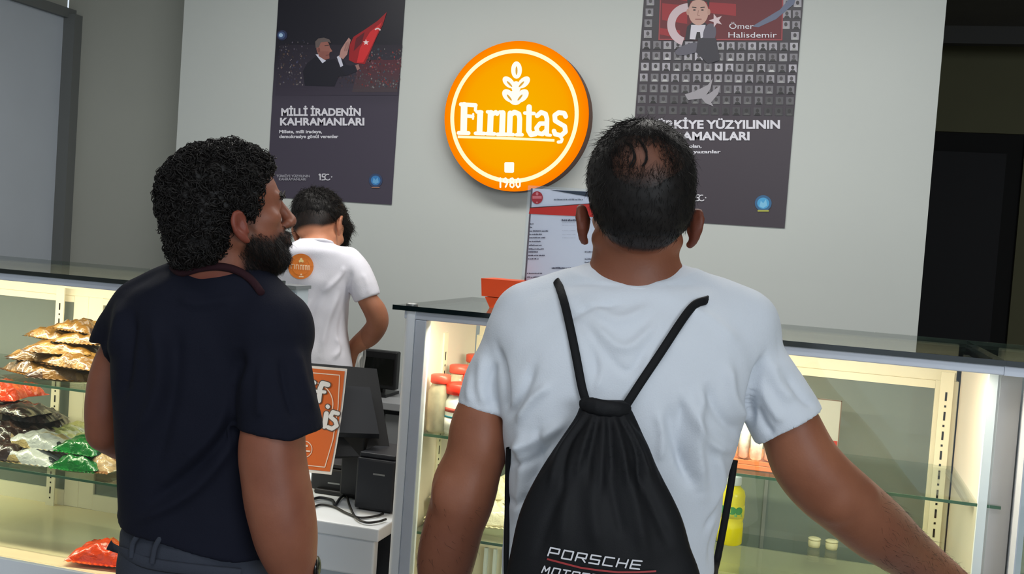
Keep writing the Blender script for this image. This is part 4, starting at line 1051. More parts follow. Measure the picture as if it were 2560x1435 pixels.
def hand(S, wrist, d, side, palm_n, sc=1.0, curl=.35, spread=.05, thumb_side=1, r=.0085):
    """palm, four unequal fingers with two bends each and a thumb from the side. d: forward, side: towards the thumb, palm_n: way the palm faces"""
    w = np.array(wrist, float); d = np.array(d, float); d /= np.linalg.norm(d); sd = np.array(side, float); sd -= (sd@d)*d; sd /= np.linalg.norm(sd)
    pn = np.cross(d, sd); pn = pn if pn@np.array(palm_n) > 0 else -pn
    P_ = lambda f, s_, n_: w+(d*f+sd*s_+pn*n_)*sc
    for k, s_ in enumerate((.028, .010, -.010, -.027)): S.cone(P_(.008, s_*.65, 0), P_(.082-abs(k-1)*.004, s_, -.002), .0155*sc, .012*sc, .012)
    L = (.072, .080, .074, .058)
    for k, s_ in enumerate((.030, .010, -.011, -.030)):
        q = P_(.080-abs(k-1)*.004, s_, -.002); a = curl*.5; pts = [q]
        for j, fr in enumerate((.46, .30, .24)):
            a += curl*(.5+.35*j); dirv = d*math.cos(a)+pn*math.sin(a)+sd*(spread*(1.2-k*.8)); pts.append(pts[-1]+dirv*L[k]*fr*sc)
        S.chain(pts, [r*1.08*sc, r*sc, r*.92*sc, r*.78*sc], .003)
    t0 = P_(.018, .026, .006); t1 = P_(.046, .050, .012); t2 = P_(.074, .060, .018); t3 = P_(.096, .058, .024)
    S.chain([t0, t1, t2, t3], [.016*sc, .0125*sc, .0105*sc, .0085*sc], .008)
def mat_skin(name, rgb, hair=(20, 15, 13), dark=(96, 46, 34)):
    m = mat(name, rgb, .5, sss=.12, spec=.35); nt = m.node_tree; b = nt.nodes['Principled BSDF']
    tc = nt.nodes.new('ShaderNodeTexCoord'); n = nt.nodes.new('ShaderNodeTexNoise'); n.inputs['Scale'].default_value = 14; n.inputs['Detail'].default_value = 6
    nt.links.new(tc.outputs['Object'], n.inputs['Vector'])
    r = nt.nodes.new('ShaderNodeValToRGB'); c = lin(rgb); e = r.color_ramp.elements
    e[0].position = .3; e[0].color = (c[0]*.84, c[1]*.76, c[2]*.74, 1); e[1].position = .7; e[1].color = (c[0]*1.1, c[1]*1.08, c[2]*1.06, 1)
    nt.links.new(n.outputs['Fac'], r.inputs[0])
    # flushed areas (ears, neck) and hair shadow-stubble come from painted masks
    ar = nt.nodes.new('ShaderNodeAttribute'); ar.attribute_name = 'flush'; m1 = nt.nodes.new('ShaderNodeMixRGB'); m1.inputs[2].default_value = (*lin(dark), 1)
    nt.links.new(ar.outputs['Fac'], m1.inputs[0]); nt.links.new(r.outputs[0], m1.inputs[1])
    ah = nt.nodes.new('ShaderNodeAttribute'); ah.attribute_name = 'stubble'
    n2 = nt.nodes.new('ShaderNodeTexNoise'); n2.inputs['Scale'].default_value = 700; n2.inputs['Detail'].default_value = 2; nt.links.new(tc.outputs['Object'], n2.inputs['Vector'])
    mm = nt.nodes.new('ShaderNodeMath'); mm.operation = 'MULTIPLY_ADD'; mm.inputs[1].default_value = .35; mm.inputs[2].default_value = -.17; nt.links.new(n2.outputs['Fac'], mm.inputs[0])
    ad = nt.nodes.new('ShaderNodeMath'); ad.operation = 'MULTIPLY_ADD'; nt.links.new(mm.outputs[0], ad.inputs[0]); nt.links.new(ah.outputs['Fac'], ad.inputs[1]); nt.links.new(ah.outputs['Fac'], ad.inputs[2]); ad.use_clamp = True
    m2 = nt.nodes.new('ShaderNodeMixRGB'); m2.inputs[2].default_value = (*lin(hair), 1); nt.links.new(ad.outputs[0], m2.inputs[0]); nt.links.new(m1.outputs[0], m2.inputs[1])
    nt.links.new(m2.outputs[0], b.inputs['Base Color'])
    n3 = nt.nodes.new('ShaderNodeTexNoise'); n3.inputs['Scale'].default_value = 260; bp = nt.nodes.new('ShaderNodeBump'); bp.inputs['Strength'].default_value = .25; bp.inputs['Distance'].default_value = .001
    nt.links.new(tc.outputs['Object'], n3.inputs['Vector']); nt.links.new(n3.outputs['Fac'], bp.inputs['Height']); nt.links.new(bp.outputs[0], b.inputs['Normal'])
    return m
def sstep(a, b, x): t = np.clip((x-a)/(b-a), 0, 1); return t*t*(3-2*t)
def strands(V, N, count, length, dirfn, r=.0005, lift=.5, mask=None, seed=0, curl=0, n=5, jitter=.3, sides=3):
    g = np.random.default_rng(seed); idx = np.arange(len(V)) if mask is None else np.nonzero(mask > g.random(len(V)))[0]
    if len(idx) == 0: return None
    i = g.choice(idx, count); p = V[i]+g.normal(size=(count, 3))*.0012; nn = N[i]
    t = dirfn(p); t = t-(t*nn).sum(1, keepdims=True)*nn; t /= np.linalg.norm(t, axis=1, keepdims=True)+1e-9
    t = t+g.normal(size=(count, 3))*jitter; b = np.cross(t, nn)
    L = length*g.uniform(.6, 1.25, count)[:, None]
    pts = []
    for k in range(n):
        u = k/(n-1); pts.append(p-nn*.001+L*(t*u*(1-.0)+nn*lift*(u-.45*u*u*1.6))+b*(curl*np.sin(u*5+g.uniform(0, 6, count))[:, None]*u))
    P_ = np.stack(pts, 1); Rr = r*(1-np.linspace(0, .8, n))[None].repeat(count, 0)
    return tubes(P_, Rr, sides)
def curls(V, N, count, rad, turns, pitch, r=.0009, seed=0, n=14, mask=None, sides=4, lay=.6):
    g = np.random.default_rng(seed); idx = np.arange(len(V)) if mask is None else np.nonzero(mask > g.random(len(V)))[0]
    i = g.choice(idx, count); p = V[i]; nn = N[i]; rd = g.normal(size=(count, 3)); t = rd-(rd*nn).sum(1, keepdims=True)*nn; t /= np.linalg.norm(t, axis=1, keepdims=True)
    axis = t*lay+nn*(1-lay)*g.uniform(.2, 1.2, count)[:, None]; axis /= np.linalg.norm(axis, axis=1, keepdims=True)
    a = np.cross(axis, nn); a /= np.linalg.norm(a, axis=1, keepdims=True)+1e-9; b = np.cross(axis, a)
    R0 = rad*g.uniform(.6, 1.3, count)[:, None]; ph = g.uniform(0, 6.28, count)[:, None]; tw = turns*g.uniform(.7, 1.3, count)[:, None]
    pts = []
    for k in range(n):
        u = k/(n-1); an = ph+tw*6.283*u; pts.append(p+axis*(pitch*tw*(u-.3))+R0*(1-.25*u)*(a*np.cos(an)+b*np.sin(an))+nn*R0*.25)
    P_ = np.stack(pts, 1); Rr = r*g.uniform(.7, 1.5, count)[:, None]*(1-.7*np.linspace(0, 1, n)**2)[None]
    return tubes(P_, Rr, sides)
def merge(parts):
    Vs, Fs, b = [], [], 0
    for V, Q in parts: Vs.append(V); Fs.append(Q+b); b += len(V)
    return np.concatenate(Vs), np.concatenate(Fs)
hair_m = mat('black_hair', (19, 16, 15), .55, spec=.25, var=.25, vscale=60)
hair_soft = mat('black_hair_base', (12, 11, 11), .8, spec=.15)
def cloth(name, rgb, rough=.9, bump=.25, bs=420, var=.02, sheen=0): return mat(name, rgb, rough, bump=bump, bscale=bs, var=var, vscale=6, spec=.2, sheen=sheen)
def legs(root, hips_w, foot_y, spread, trouser_m, shoe_m, top_rows=None, d0=1.6, facing=(0, 1), waist=.098, hip_r=.092, top_z=.95, loops=None, name='trousers'):
    """trousers and shoes of a standing person; hips_w world xy"""
    hx, hy = hips_w; fx, fy = facing; nrm = math.hypot(fx, fy); fx /= nrm; fy /= nrm; rx, ry = fy, -fx
    S = Sculpt()
    if top_rows: S.loft(top_rows, 2.2, .03, d0=d0)
    else:
        for z0, z1 in ((top_z, top_z-.08),):
            a = w2c((hx, hy, z0)); b = w2c((hx, hy, z1)); S.ell((a+b)/2, (.155, .11, .105), k=.03)
    for s in (-1, 1):
        pts = [(hx+rx*s*.07, hy+ry*s*.07, top_z-.10), (hx+rx*s*.085+fx*.01, hy+ry*s*.085+fy*.01, .50), (hx+rx*s*spread, hy+ry*s*spread, .10)]
        S.chain([w2c(q) for q in pts], [hip_r, .070, .058], .04)
    V, Q = S.mesh(.0085); N = outward(V, Q); V = V+N*vnoise(V, 26, .004, 3)[:, None]
    tr = cam_mesh(name, V, Q, trouser_m, root)
    for s in (-1, 1):
        S = Sculpt(); ax, ay = hx+rx*s*spread, hy+ry*s*spread
        f = lambda a, z: w2c((ax+fx*a, ay+fy*a, z))
        S.cone(f(-.05, .042), f(.05, .04), .038, .040, .02); S.cone(f(.05, .036), f(.16, .028), .038, .026, .02); S.cone(f(-.03, .05), f(-.01, .10), .040, .042, .02)
        pz = w2c((0, 0, 0)); up = w2c((0, 0, 1))-pz; S.plane(pz+up*.001, -up, .002)
        V, Q = S.mesh(.007); cam_mesh('shoe', V, Q, shoe_m, root)
    return tr

# ------------------------------------------------------------------ 1. man in the white T-shirt (seen from behind)
D1 = 1.60
q_ = lambda px, py, d=D1: c3(px, py, d)
def man_white():
    base = c2w(c3(1525, 1000, 1.64)); root = thing('person', 'man in a white T-shirt seen from behind, arm stretched right, black bag on back', 'person', (base[0], base[1], 0))
    skin = mat_skin('skin_tan', (138, 88, 64))
    H = Head(q_(1597, 506, 1.62), frame((-.03, -.02, 1), (.03, 1, 0)), 1.045)
    S = Sculpt(); H.build(S, ear_y=-.036, ear_out=.003, es=.80)
    # neck and shoulders under the shirt
    S.chain([q_(1592, 560, 1.645), q_(1588, 640, 1.645), q_(1586, 740, 1.65)], [.055, .056, .062], .02)
    S.cone(q_(1520, 735, 1.65), q_(1330, 820, 1.66), .045, .05, .04); S.cone(q_(1660, 735, 1.65), q_(1840, 830, 1.66), .045, .05, .04)
    S.loft([(760, 1350, 1820, 1.66, .055), (850, 1300, 1845, 1.655, .078), (1050, 1300, 1820, 1.655, .09), (1250, 1310, 1770, 1.655, .088), (1400, 1310, 1750, 1.655, .088), (1560, 1300, 1750, 1.655, .088)], 2.3, .03, d0=D1)
    # left arm hanging
    A = [(1285, 860, 1.67, 60), (1235, 960, 1.665, 56), (1205, 1030, 1.655, 59), (1196, 1075, 1.65, 67), (1195, 1120, 1.65, 71), (1180, 1165, 1.65, 69), (1163, 1212, 1.65, 77), (1153, 1262, 1.645, 72), (1136, 1310, 1.65, 69), (1124, 1357, 1.655, 69), (1115, 1400, 1.665, 67), (1108, 1450, 1.68, 59), (1092, 1530, 1.71, 45), (1082, 1600, 1.74, 40)]
    S.chain([q_(a, b, c) for a, b, c, r in A], [r/FPX*c for a, b, c, r in A], .02, n=40)
    S.ell(q_(1112, 1238, 1.615), (.016, .022, .012), k=.02)
    dn = q_(1082, 1760, 1.80)-q_(1082, 1600, 1.74)
    hand(S, q_(1082, 1600, 1.74), dn, (.35, 0, 1), (1, 0, -.2), 1.0, .38)
    # right arm reaching towards the counter
    B = [(1860, 870, 1.67, 66), (1918, 955, 1.655, 64), (1964, 1038, 1.64, 67), (1987, 1095, 1.64, 73), (2014, 1156, 1.64, 80), (2062, 1212, 1.645, 82), (2122, 1262, 1.66, 80), (2188, 1318, 1.69, 78), (2250, 1368, 1.73, 66), (2312, 1415, 1.77, 56), (2378, 1462, 1.81, 46), (2440, 1510, 1.85, 38)]
    S.chain([q_(a, b, c) for a, b, c, r in B], [r/FPX*c for a, b, c, r in B], .02, n=44)
    S.ell(q_(2092, 1262, 1.615), (.02, .02, .014), k=.02); S.ell(q_(2150, 1240, 1.635), (.018, .012, .01), k=.018)
    hand(S, q_(2446, 1515, 1.853), q_(2560, 1590, 1.90)-q_(2446, 1515, 1.853), (.4, .8, .5), (.3, -.2, 1), 1.0, .25)
    V, Q = S.mesh(.0034); V = relax(V, Q, 1, .4)
    L = H.loc(V); x, y, z = L.T
    # scalp: hair region with a thin crown
    hl = np.interp(z, [-.12, -.06, -.03, -.01, .02, .05, .075, .09], [-.080, -.075, -.045, -.022, .0, .03, .065, .075])
    head = (y > -.10) & (np.abs(x) < .075)
    wob = 1+.16*np.sin(3*np.arctan2(y-.05, x)+1)+.1*np.sin(5*np.arctan2(y-.05, x))
    spot = np.exp(-(((x+.006)/.036)**2+((y-.050)/.026)**2)**1.3*wob)*(z < -.02)
    st = sstep(-.022, .006, y-hl)*head*(1-spot*.62)
    ear = (np.abs(x) > .0745) & (y < .01) & (y > -.08) & (z > -.05) & (z < .03); st[ear] = 0
    fl = np.where(ear, .75, 0)+.25*np.exp(-((y+.12)/.05)**2)
    px = 1280+V[:, 0]/V[:, 2]*FPX; py = 717.5-V[:, 1]/V[:, 2]*FPX
    armf = np.maximum(sstep(1180, 1420, py)*(px < 1400), sstep(2090, 2300, px)); st = np.maximum(st, .20*armf); fl = np.maximum(fl, .30*armf)
    N = outward(V, Q)
    cam_mesh('body', V, Q, skin, root, {'stubble': st, 'flush': fl})
    for sx in (-1, 1):
        V2, Q2 = Sculpt().ell(H.p(sx*.030, -.001, .0775), (.0125,)*3).mesh(.002); l2 = H.loc(V2); k = ((l2[:, 0]-sx*.030)**2+(l2[:, 1]+.001)**2 < .0055**2)
        cam_mesh('eye', V2, Q2, mat_attr('eye_surface', rough=.2), root, {'tint': np.where(k[:, None], lin((40, 26, 18)), lin((215, 210, 205)))})
    # hair: soft cap + short strands
    C = Sculpt(); sc = H.s
    C.ell(H.p(0, .0305, -.0125), np.array((.0792, .0885, .1012))*sc, H.R, .01).ell(H.p(0, -.012, -.041), np.array((.0695, .065, .0610))*sc, H.R, .02)
    C.ell(H.p(0, .03, .045), np.array((.064, .056, .050))*sc, H.R, .02)
    def below(X, Y, Z):
        l = H.loc(np.stack(np.broadcast_arrays(X, Y, Z), -1).astype(np.float64)); lx, ly, lz = l[..., 0], l[..., 1], l[..., 2]
        h_ = np.interp(lz, [-.12, -.06, -.03, -.01, .02, .05, .075, .09], [-.062, -.058, -.030, -.012, .006, .038, .07, .08])
        an_ = np.arctan2(ly-.05, lx+.006); sp = .036*(1+.10*np.sin(3*an_+1)+.08*np.sin(5*an_+2))-np.sqrt((lx+.006)**2+((ly-.050)/.74)**2); sp = np.where(lz < -.02, sp, -.02)
        return np.maximum(h_-ly, sp*.30)
    C.custom(below, .014)
    Vh, Qh = C.mesh(.0032); Nh = outward(Vh, Qh); Vh = Vh+Nh*vnoise(Vh, 190, .0008, 5)[:, None]
    ctr = H.p(.002, .085, -.05)
    dfn = lambda p: (p-ctr)+np.array([0, -.03, 0])
    lh = H.loc(Vh); top = sstep(.05, .11, lh[:, 1])
    parts = [(Vh, Qh), strands(Vh, Nh, 9000, .009, dfn, .00042, .16, seed=1), strands(Vh, Nh, 2600, .012, dfn, .0005, .22, mask=top, seed=2, jitter=.5, curl=.002)]
    mk = (spot < .8)*sstep(-.012, .012, y-hl)*head*(~ear)*(z < .06)
    parts.append(strands(V, N, 3600, .009, dfn, .00036, .3, mask=mk*(1-spot*.75), seed=3)); parts.append(strands(V, N, 1500, .011, lambda p: -dfn(p)+np.array([0, -.02, 0]), .00032, .25, mask=mk*(spot > .12)*(spot < .75), seed=31, jitter=.6))
    for pts in ([(1560, 352), (1582, 372), (1590, 398), (1580, 418)], [(1598, 348), (1612, 372), (1618, 396), (1606, 414)], [(1602, 350), (1618, 378), (1613, 408)], [(1578, 360), (1586, 392), (1576, 416)]):
        s3 = []
        for a, b in spline(pts, 10): s3.append(c3(a, b, S.hit(a, b, 1.45, 1.7)-.002))
        g = rng.normal(size=(5, 1, 3))*.0010; pp = np.array(s3)[None]+g
        parts.append(tubes(pp, np.full((5, 10), .00042), 4))
    Vh, Qh = merge(parts); mesh_np('hair', c2w(Vh), Qh, hair_m, root, True, True)
    # T-shirt
    T = Sculpt()
    T.loft([(712, 1462, 1716, 1.655, .066), (732, 1390, 1772, 1.655, .078), (765, 1315, 1835, 1.655, .088), (805, 1265, 1880, 1.65, .098), (860, 1240, 1905, 1.645, .108), (950, 1238, 1895, 1.64, .116), (1050, 1248, 1872, 1.64, .120), (1150, 1262, 1842, 1.645, .120), (1250, 1266, 1818, 1.65, .118), (1350, 1256, 1800, 1.65, .118), (1435, 1236, 1796, 1.65, .120), (1550, 1225, 1805, 1.65, .122), (1700, 1220, 1815, 1.65, .125)], 2.5, .02, d0=D1)
    T.cone(q_(1500, 735, 1.655), q_(1330, 800, 1.66), .052, .062, .04); T.cone(q_(1670, 735, 1.655), q_(1850, 815, 1.66), .052, .062, .04)
    T.chain([q_(1300, 850, 1.66), q_(1240, 940, 1.66), q_(1195, 1080, 1.655)], [80*D1/FPX, 73*D1/FPX, 68*D1/FPX], .03, n=8)
    T.chain([q_(1850, 870, 1.66), q_(1925, 980, 1.65), q_(2008, 1130, 1.64)], [86*D1/FPX, 90*D1/FPX, 97*D1/FPX], .03, n=8)
    T.plane(q_(1198, 1033, 1.655), q_(1172, 1150, 1.655)-q_(1198, 1033, 1.655), .003) if False else None
    # sleeve openings, cut only beside the trunk
    def cutL(X, Y, Z):
        a = q_(1140, 1016); b = q_(1256, 1048); n_ = np.array([b[1]-a[1], -(b[0]-a[0])]); n_ /= np.linalg.norm(n_)
        if n_[1] > 0: n_ = -n_
        d_ = (X-a[0])*n_[0]+(Y-a[1])*n_[1]; side = q_(1257, 0)[0]-X
        return np.minimum(d_, side)+0*Z
    def cutR(X, Y, Z):
        a = q_(1896, 1128); b = q_(2061, 1034); n_ = np.array([-(b[1]-a[1]), (b[0]-a[0])]); n_ /= np.linalg.norm(n_)
        if n_[1] > 0: n_ = -n_
        d_ = (X-a[0])*n_[0]+(Y-a[1])*n_[1]+.006*np.sin(np.pi*np.clip((X-a[0])/(b[0]-a[0]), 0, 1)); side = X-q_(1868, 0)[0]
        return np.minimum(d_, side)+0*Z
    T.custom(cutL, .002); T.custom(cutR, .002)
    V, Q = T.mesh(.0036); N = outward(V, Q)
    f = [([(1400, 760), (1480, 850), (1500, 980)], 14, -.004), ([(1450, 740), (1540, 800), (1640, 760)], 16, .004), ([(1470, 800), (1560, 870), (1650, 800)], 14, .0045), ([(1500, 870), (1570, 930), (1620, 860)], 10, -.003), ([(1440, 790), (1500, 900), (1490, 1000)], 10, .004),
         ([(1640, 880), (1600, 960), (1575, 1000)], 12, .004), ([(1255, 1045), (1262, 960), (1240, 860)], 9, -.008), ([(1258, 1050), (1300, 1000), (1340, 900)], 12, -.005), ([(1290, 1060), (1330, 1000), (1380, 960)], 12, .006), ([(1275, 1120), (1340, 1100), (1420, 1050)], 13, .006), ([(1275, 1160), (1330, 1150), (1390, 1090)], 9, -.004),
         ([(1300, 1060), (1310, 1200), (1290, 1320)], 16, .006), ([(1345, 1060), (1350, 1150), (1330, 1220)], 12, -.005), ([(1875, 1080), (1880, 980), (1915, 880)], 9, -.009), ([(1862, 1090), (1800, 1040), (1760, 950)], 14, -.006), ([(1868, 1060), (1830, 990), (1820, 900)], 14, .006),
         ([(1840, 1130), (1780, 1110), (1730, 1040), (1700, 960)], 13, .006), ([(1760, 960), (1740, 1080), (1760, 1240)], 16, .007), ([(1715, 980), (1700, 1080), (1715, 1200)], 14, -.006), ([(1670, 1000), (1690, 1120), (1740, 1230)], 12, -.006), ([(1790, 1120), (1800, 1220), (1780, 1380)], 14, .006), ([(1830, 1180), (1790, 1300), (1775, 1420)], 8, -.005),
         ([(1760, 1330), (1790, 1270), (1812, 1210)], 6, -.004), ([(1925, 900), (1945, 960), (1990, 1010)], 14, .005), ([(1900, 960), (1930, 1020), (1960, 1060)], 12, .005), ([(1890, 1010), (1910, 1060), (1935, 1090)], 9, -.005), ([(1960, 930), (2000, 990), (2040, 1020)], 10, -.003),
         ([(1210, 880), (1200, 960), (1215, 1020)], 12, .004), ([(1238, 900), (1225, 970), (1240, 1030)], 9, -.005), ([(1180, 930), (1172, 980), (1180, 1010)], 9, .003), ([(1260, 1240), (1300, 1260), (1330, 1230)], 9, -.004), ([(1250, 1350), (1262, 1400), (1255, 1430)], 9, .004),
         ([(1560, 760), (1480, 770), (1400, 800)], 8, -.0025), ([(1700, 760), (1780, 800), (1850, 860)], 13, .003), ([(1640, 1020), (1655, 1090), (1650, 1160)], 10, .004)]
    V = folds(V, N, [(a_, b_, c_*1.6) for a_, b_, c_ in f], D1); V = V+N*vnoise(V, 38, .0024, 8)[:, None]; V = relax(V, Q, 2, .4)
    shirt = cloth('white_cotton', (204, 210, 218))
    cam_mesh('tshirt', V, Q, shirt, root)
    # ribbed collar
    an = np.linspace(0, 2*math.pi, 61); ring = np.array([q_(1588, 712, 1.655)+np.array([.0765*math.cos(a), .004*math.cos(2*a)+.004*math.sin(a)-.0035*math.cos(a), .067*math.sin(a)]) for a in an])
    Vr, Qr = tubes(ring[None], .0062, 8); cam_mesh('collar', Vr, Qr, shirt, root)
    # forearm hair
    Va, Qa = V, Q
    Vb, Qb = S.mesh(.006); Nb = outward(Vb, Qb); bx = 1280+Vb[:, 0]/Vb[:, 2]*FPX; by = 717.5-Vb[:, 1]/Vb[:, 2]*FPX
    mk = ((bx > 2200) & (bx < 2420)).astype(float)+.35*((bx < 1200) & (by > 1240) & (by < 1560))
    ha = strands(Vb, Nb, 1500, .011, lambda p: np.tile(np.array([.7, -.6, .3]), (len(p), 1)), .00022, .4, mask=mk, seed=9)
    mesh_np('arm_hair', c2w(ha[0]), ha[1], hair_m, root, True, True)
    hc = c2w(q_(1520, 1500, 1.65)); legs(root, (hc[0], hc[1]), 0, .11, cloth('charcoal_trousers', (52, 54, 60)), mat('black_shoe', (24, 24, 26), .5), [(1480, 1280, 1765, 1.65, .10), (1560, 1265, 1780, 1.65, .108), (1680, 1262, 1782, 1.66, .112), (1760, 1280, 1765, 1.66, .105)], D1, facing=(-.25, .97), top_z=.92)
    return root, T, S
rootW, shirtW, bodyW = man_white()

# ------------------------------------------------------------------ drawstring bag on his back
def bag():
    bs = shirtW.hit(1560, 1300, 1.3, 1.7)
    base = c2w(c3(1500, 1300, bs)); root = thing('drawstring_bag', 'black drawstring bag with white and red lettering hanging on the white T-shirt', 'bag', tuple(base))
    blk = cloth('black_nylon', (17, 18, 21), .62, .15, 500, .05)
    bd = bs-.044
    B = Sculpt()
    B.loft([(1000, 1470, 1560, bd+.012, .010), (1012, 1452, 1572, bd+.010, .013), (1045, 1436, 1588, bd+.004, .020), (1100, 1398, 1612, bd, .026), (1150, 1364, 1634, bd-.003, .030), (1200, 1334, 1658, bd-.006, .034), (1250, 1308, 1682, bd-.008, .038), (1300, 1292, 1702, bd-.010, .041), (1370, 1278, 1724, bd-.010, .043), (1435, 1266, 1746, bd-.010, .044), (1520, 1258, 1764, bd-.008, .043), (1600, 1256, 1770, bd-.004, .036), (1650, 1262, 1766, bd, .022), (1668, 1280, 1750, bd, .010)], 2.2, .01, d0=1.50)
    V, Q = B.mesh(.0034); N = outward(V, Q)
    g = []
    for i in range(11):
        u = i/10*2-1; x0 = 1510+u*55; x1 = 1505+u*(120+10*(i % 3)); x2 = 1500+u*185
        g.append(([(x0, 1030), (x1, 1120+8*(i % 2)), (x2*.6+x1*.4, 1200+26*(i % 3))], 7, .0042 if i % 2 else -.0045))
    g += [([(1480, 1060), (1420, 1200), (1400, 1420)], 18, .005), ([(1530, 1060), (1580, 1220), (1620, 1420)], 18, .005), ([(1500, 1100), (1480, 1250), (1500, 1400)], 20, .005), ([(1450, 1150), (1380, 1280), (1340, 1400)], 14, -.004), ([(1560, 1120), (1630, 1260), (1680, 1380)], 14, -.004), ([(1520, 1160), (1540, 1260), (1560, 1350)], 13, -.004)]
    V = folds(V, N, g, 1.5); V = V+N*vnoise(V, 30, .0022, 4)[:, None]
    pxv = 717.5-V[:, 1]/V[:, 2]*FPX
    V = relax(V, Q, 1, .4)
    cam_mesh('bag_body', V, Q, blk, root)
    # hemmed tunnel at the top
    H2 = Sculpt().chain([c3(1462, 1010, bd-.002), c3(1500, 1018, bd-.012), c3(1540, 1024, bd-.010), c3(1566, 1022, bd-.002)], [.0085, .009, .009, .0075], .004, flat=(1, 1.2, .62), n=8)
    V, Q = H2.mesh(.003); N = outward(V, Q); V = V+N*vnoise(V, 120, .0012, 2)[:, None]; cam_mesh('hem', V, Q, blk, root)
    cord = cloth('black_cord', (16, 17, 20), .7)
    def strap(pts, w, nm='strap', tail=None, k=26, th=.0022):
        q = spline(pts, k); c = []
        for a, b in q: c.append(c3(a, b, min(shirtW.hit(a, b, 1.3, 1.75), 1.655)-.0075))
        c = np.array(c)
        for _ in range(4): c[1:-1] = c[1:-1]*.5+.25*(c[:-2]+c[2:])
        for i, (a, b) in enumerate(q): c[i, 2] = min(c[i, 2], shirtW.hit(a, b, 1.3, 1.75)-.0065) if i < len(q)-3 else c[i, 2]
        if tail is not None: c = np.vstack([np.array(tail), c])
        T = np.gradient(c, axis=0); T /= np.linalg.norm(T, axis=1, keepdims=True); nrm = np.array([0, 0, -1.])
        sd = np.cross(T, nrm); sd /= np.linalg.norm(sd, axis=1, keepdims=True); up = np.cross(sd, T); m = w/FPX*1.52/2
        V = []; Fc = []; ns = 8
        for i in range(len(c)):
            for j in range(ns): a = 2*math.pi*j/ns; V.append(c[i]+sd[i]*m*math.cos(a)+up[i]*th*math.sin(a))
        for i in range(len(c)-1):
            for j in range(ns): e = (j+1) % ns; Fc.append((i*ns+j, i*ns+e, (i+1)*ns+e, (i+1)*ns+j))
        return cam_mesh(nm, np.array(V), np.array(Fc), cord, root)
    strap([(1398, 716), (1412, 760), (1428, 830), (1444, 910), (1455, 970), (1466, 1006)], 22, tail=[c3(1385, 730, 1.70), c3(1385, 708, 1.66), c3(1390, 702, 1.62)])
    strap([(1762, 752), (1735, 762), (1702, 805), (1650, 885), (1606, 950), (1566, 1012)], 22, tail=[c3(1800, 775, 1.71), c3(1790, 750, 1.66), c3(1778, 746, 1.61)])
    strap([(1272, 1120), (1269, 1200), (1268, 1300), (1266, 1380), (1268, 1460), (1290, 1560)], 15, 'cord', th=.003)
    strap([(1836, 1150), (1826, 1220), (1812, 1300), (1797, 1380), (1782, 1450), (1755, 1560)], 20, 'cord', th=.003)
    # lettering
    def bf(px, py, off=0):
        d = B.hit(px, py, 1.3, 1.6, 90); return tuple(c2w(c3(px, py, d-.0042-off)))
    P = Print(bf); z = lambda a, b: (1240+a/3.0217, 960+b/3.0217); wht = (205, 205, 210)
    GL = dict(P=[[(0, 0), (.06, 1), (.86, 1), (.84, .42), (.1, .42)]], O=[[(0, 0), (.82, 0), (.86, 1), (.06, 1), (0, 0)]], R=[[(0, 0), (.06, 1), (.86, 1), (.84, .45), (.04, .45)], [(.5, .45), (.84, 0)]],
              S=[[(0, 0), (.82, 0), (.84, .5), (.04, .5), (.06, 1), (.86, 1)]], C=[[(.82, 0), (0, 0), (.06, 1), (.86, 1)]], H=[[(0, 0), (.06, 1)], [(.80, 0), (.86, 1)], [(.03, .5), (.83, .5)]], E=[[(.82, 0), (0, 0), (.06, 1), (.86, 1)], [(.03, .5), (.8, .5)]],
              M=[[(0, 0), (.1, 1), (.4, .3), (.75, 1), (.8, 0)]], T=[[(.4, 0), (.45, 1)], [(.05, 1), (.9, 1)]])
    def word(w, x0, y0, x1, y1, cap, sw, bend=0):
        n_ = len(w)
        for i, ch in enumerate(w):
            for st in GL[ch]:
                pts = []
                for u, v in st:
                    t = (i+u*.84/1)/n_; pts.append(z(x0+(x1-x0)*t+v*16, y0+(y1-y0)*t+bend*math.sin(math.pi*t)-v*cap))
                P.stroke(pts, sw, wht, True, seg=7)
    word('PORSCHE', 392, 1296, 1115, 1402, 60, 3.8, 10); word('MOTORSPORT', 345, 1424, 1080, 1520, 48, 3.4, 14)
    P.layer = 2
    rl = [z(*p) for p in [(385, 1322), (500, 1352), (640, 1388), (780, 1408), (920, 1422), (1060, 1422), (1210, 1414)]]
    P.stroke(rl, 4.6, (150, 34, 36), False, seg=9)
    P.obj('lettering', pr_m, root)
bag()

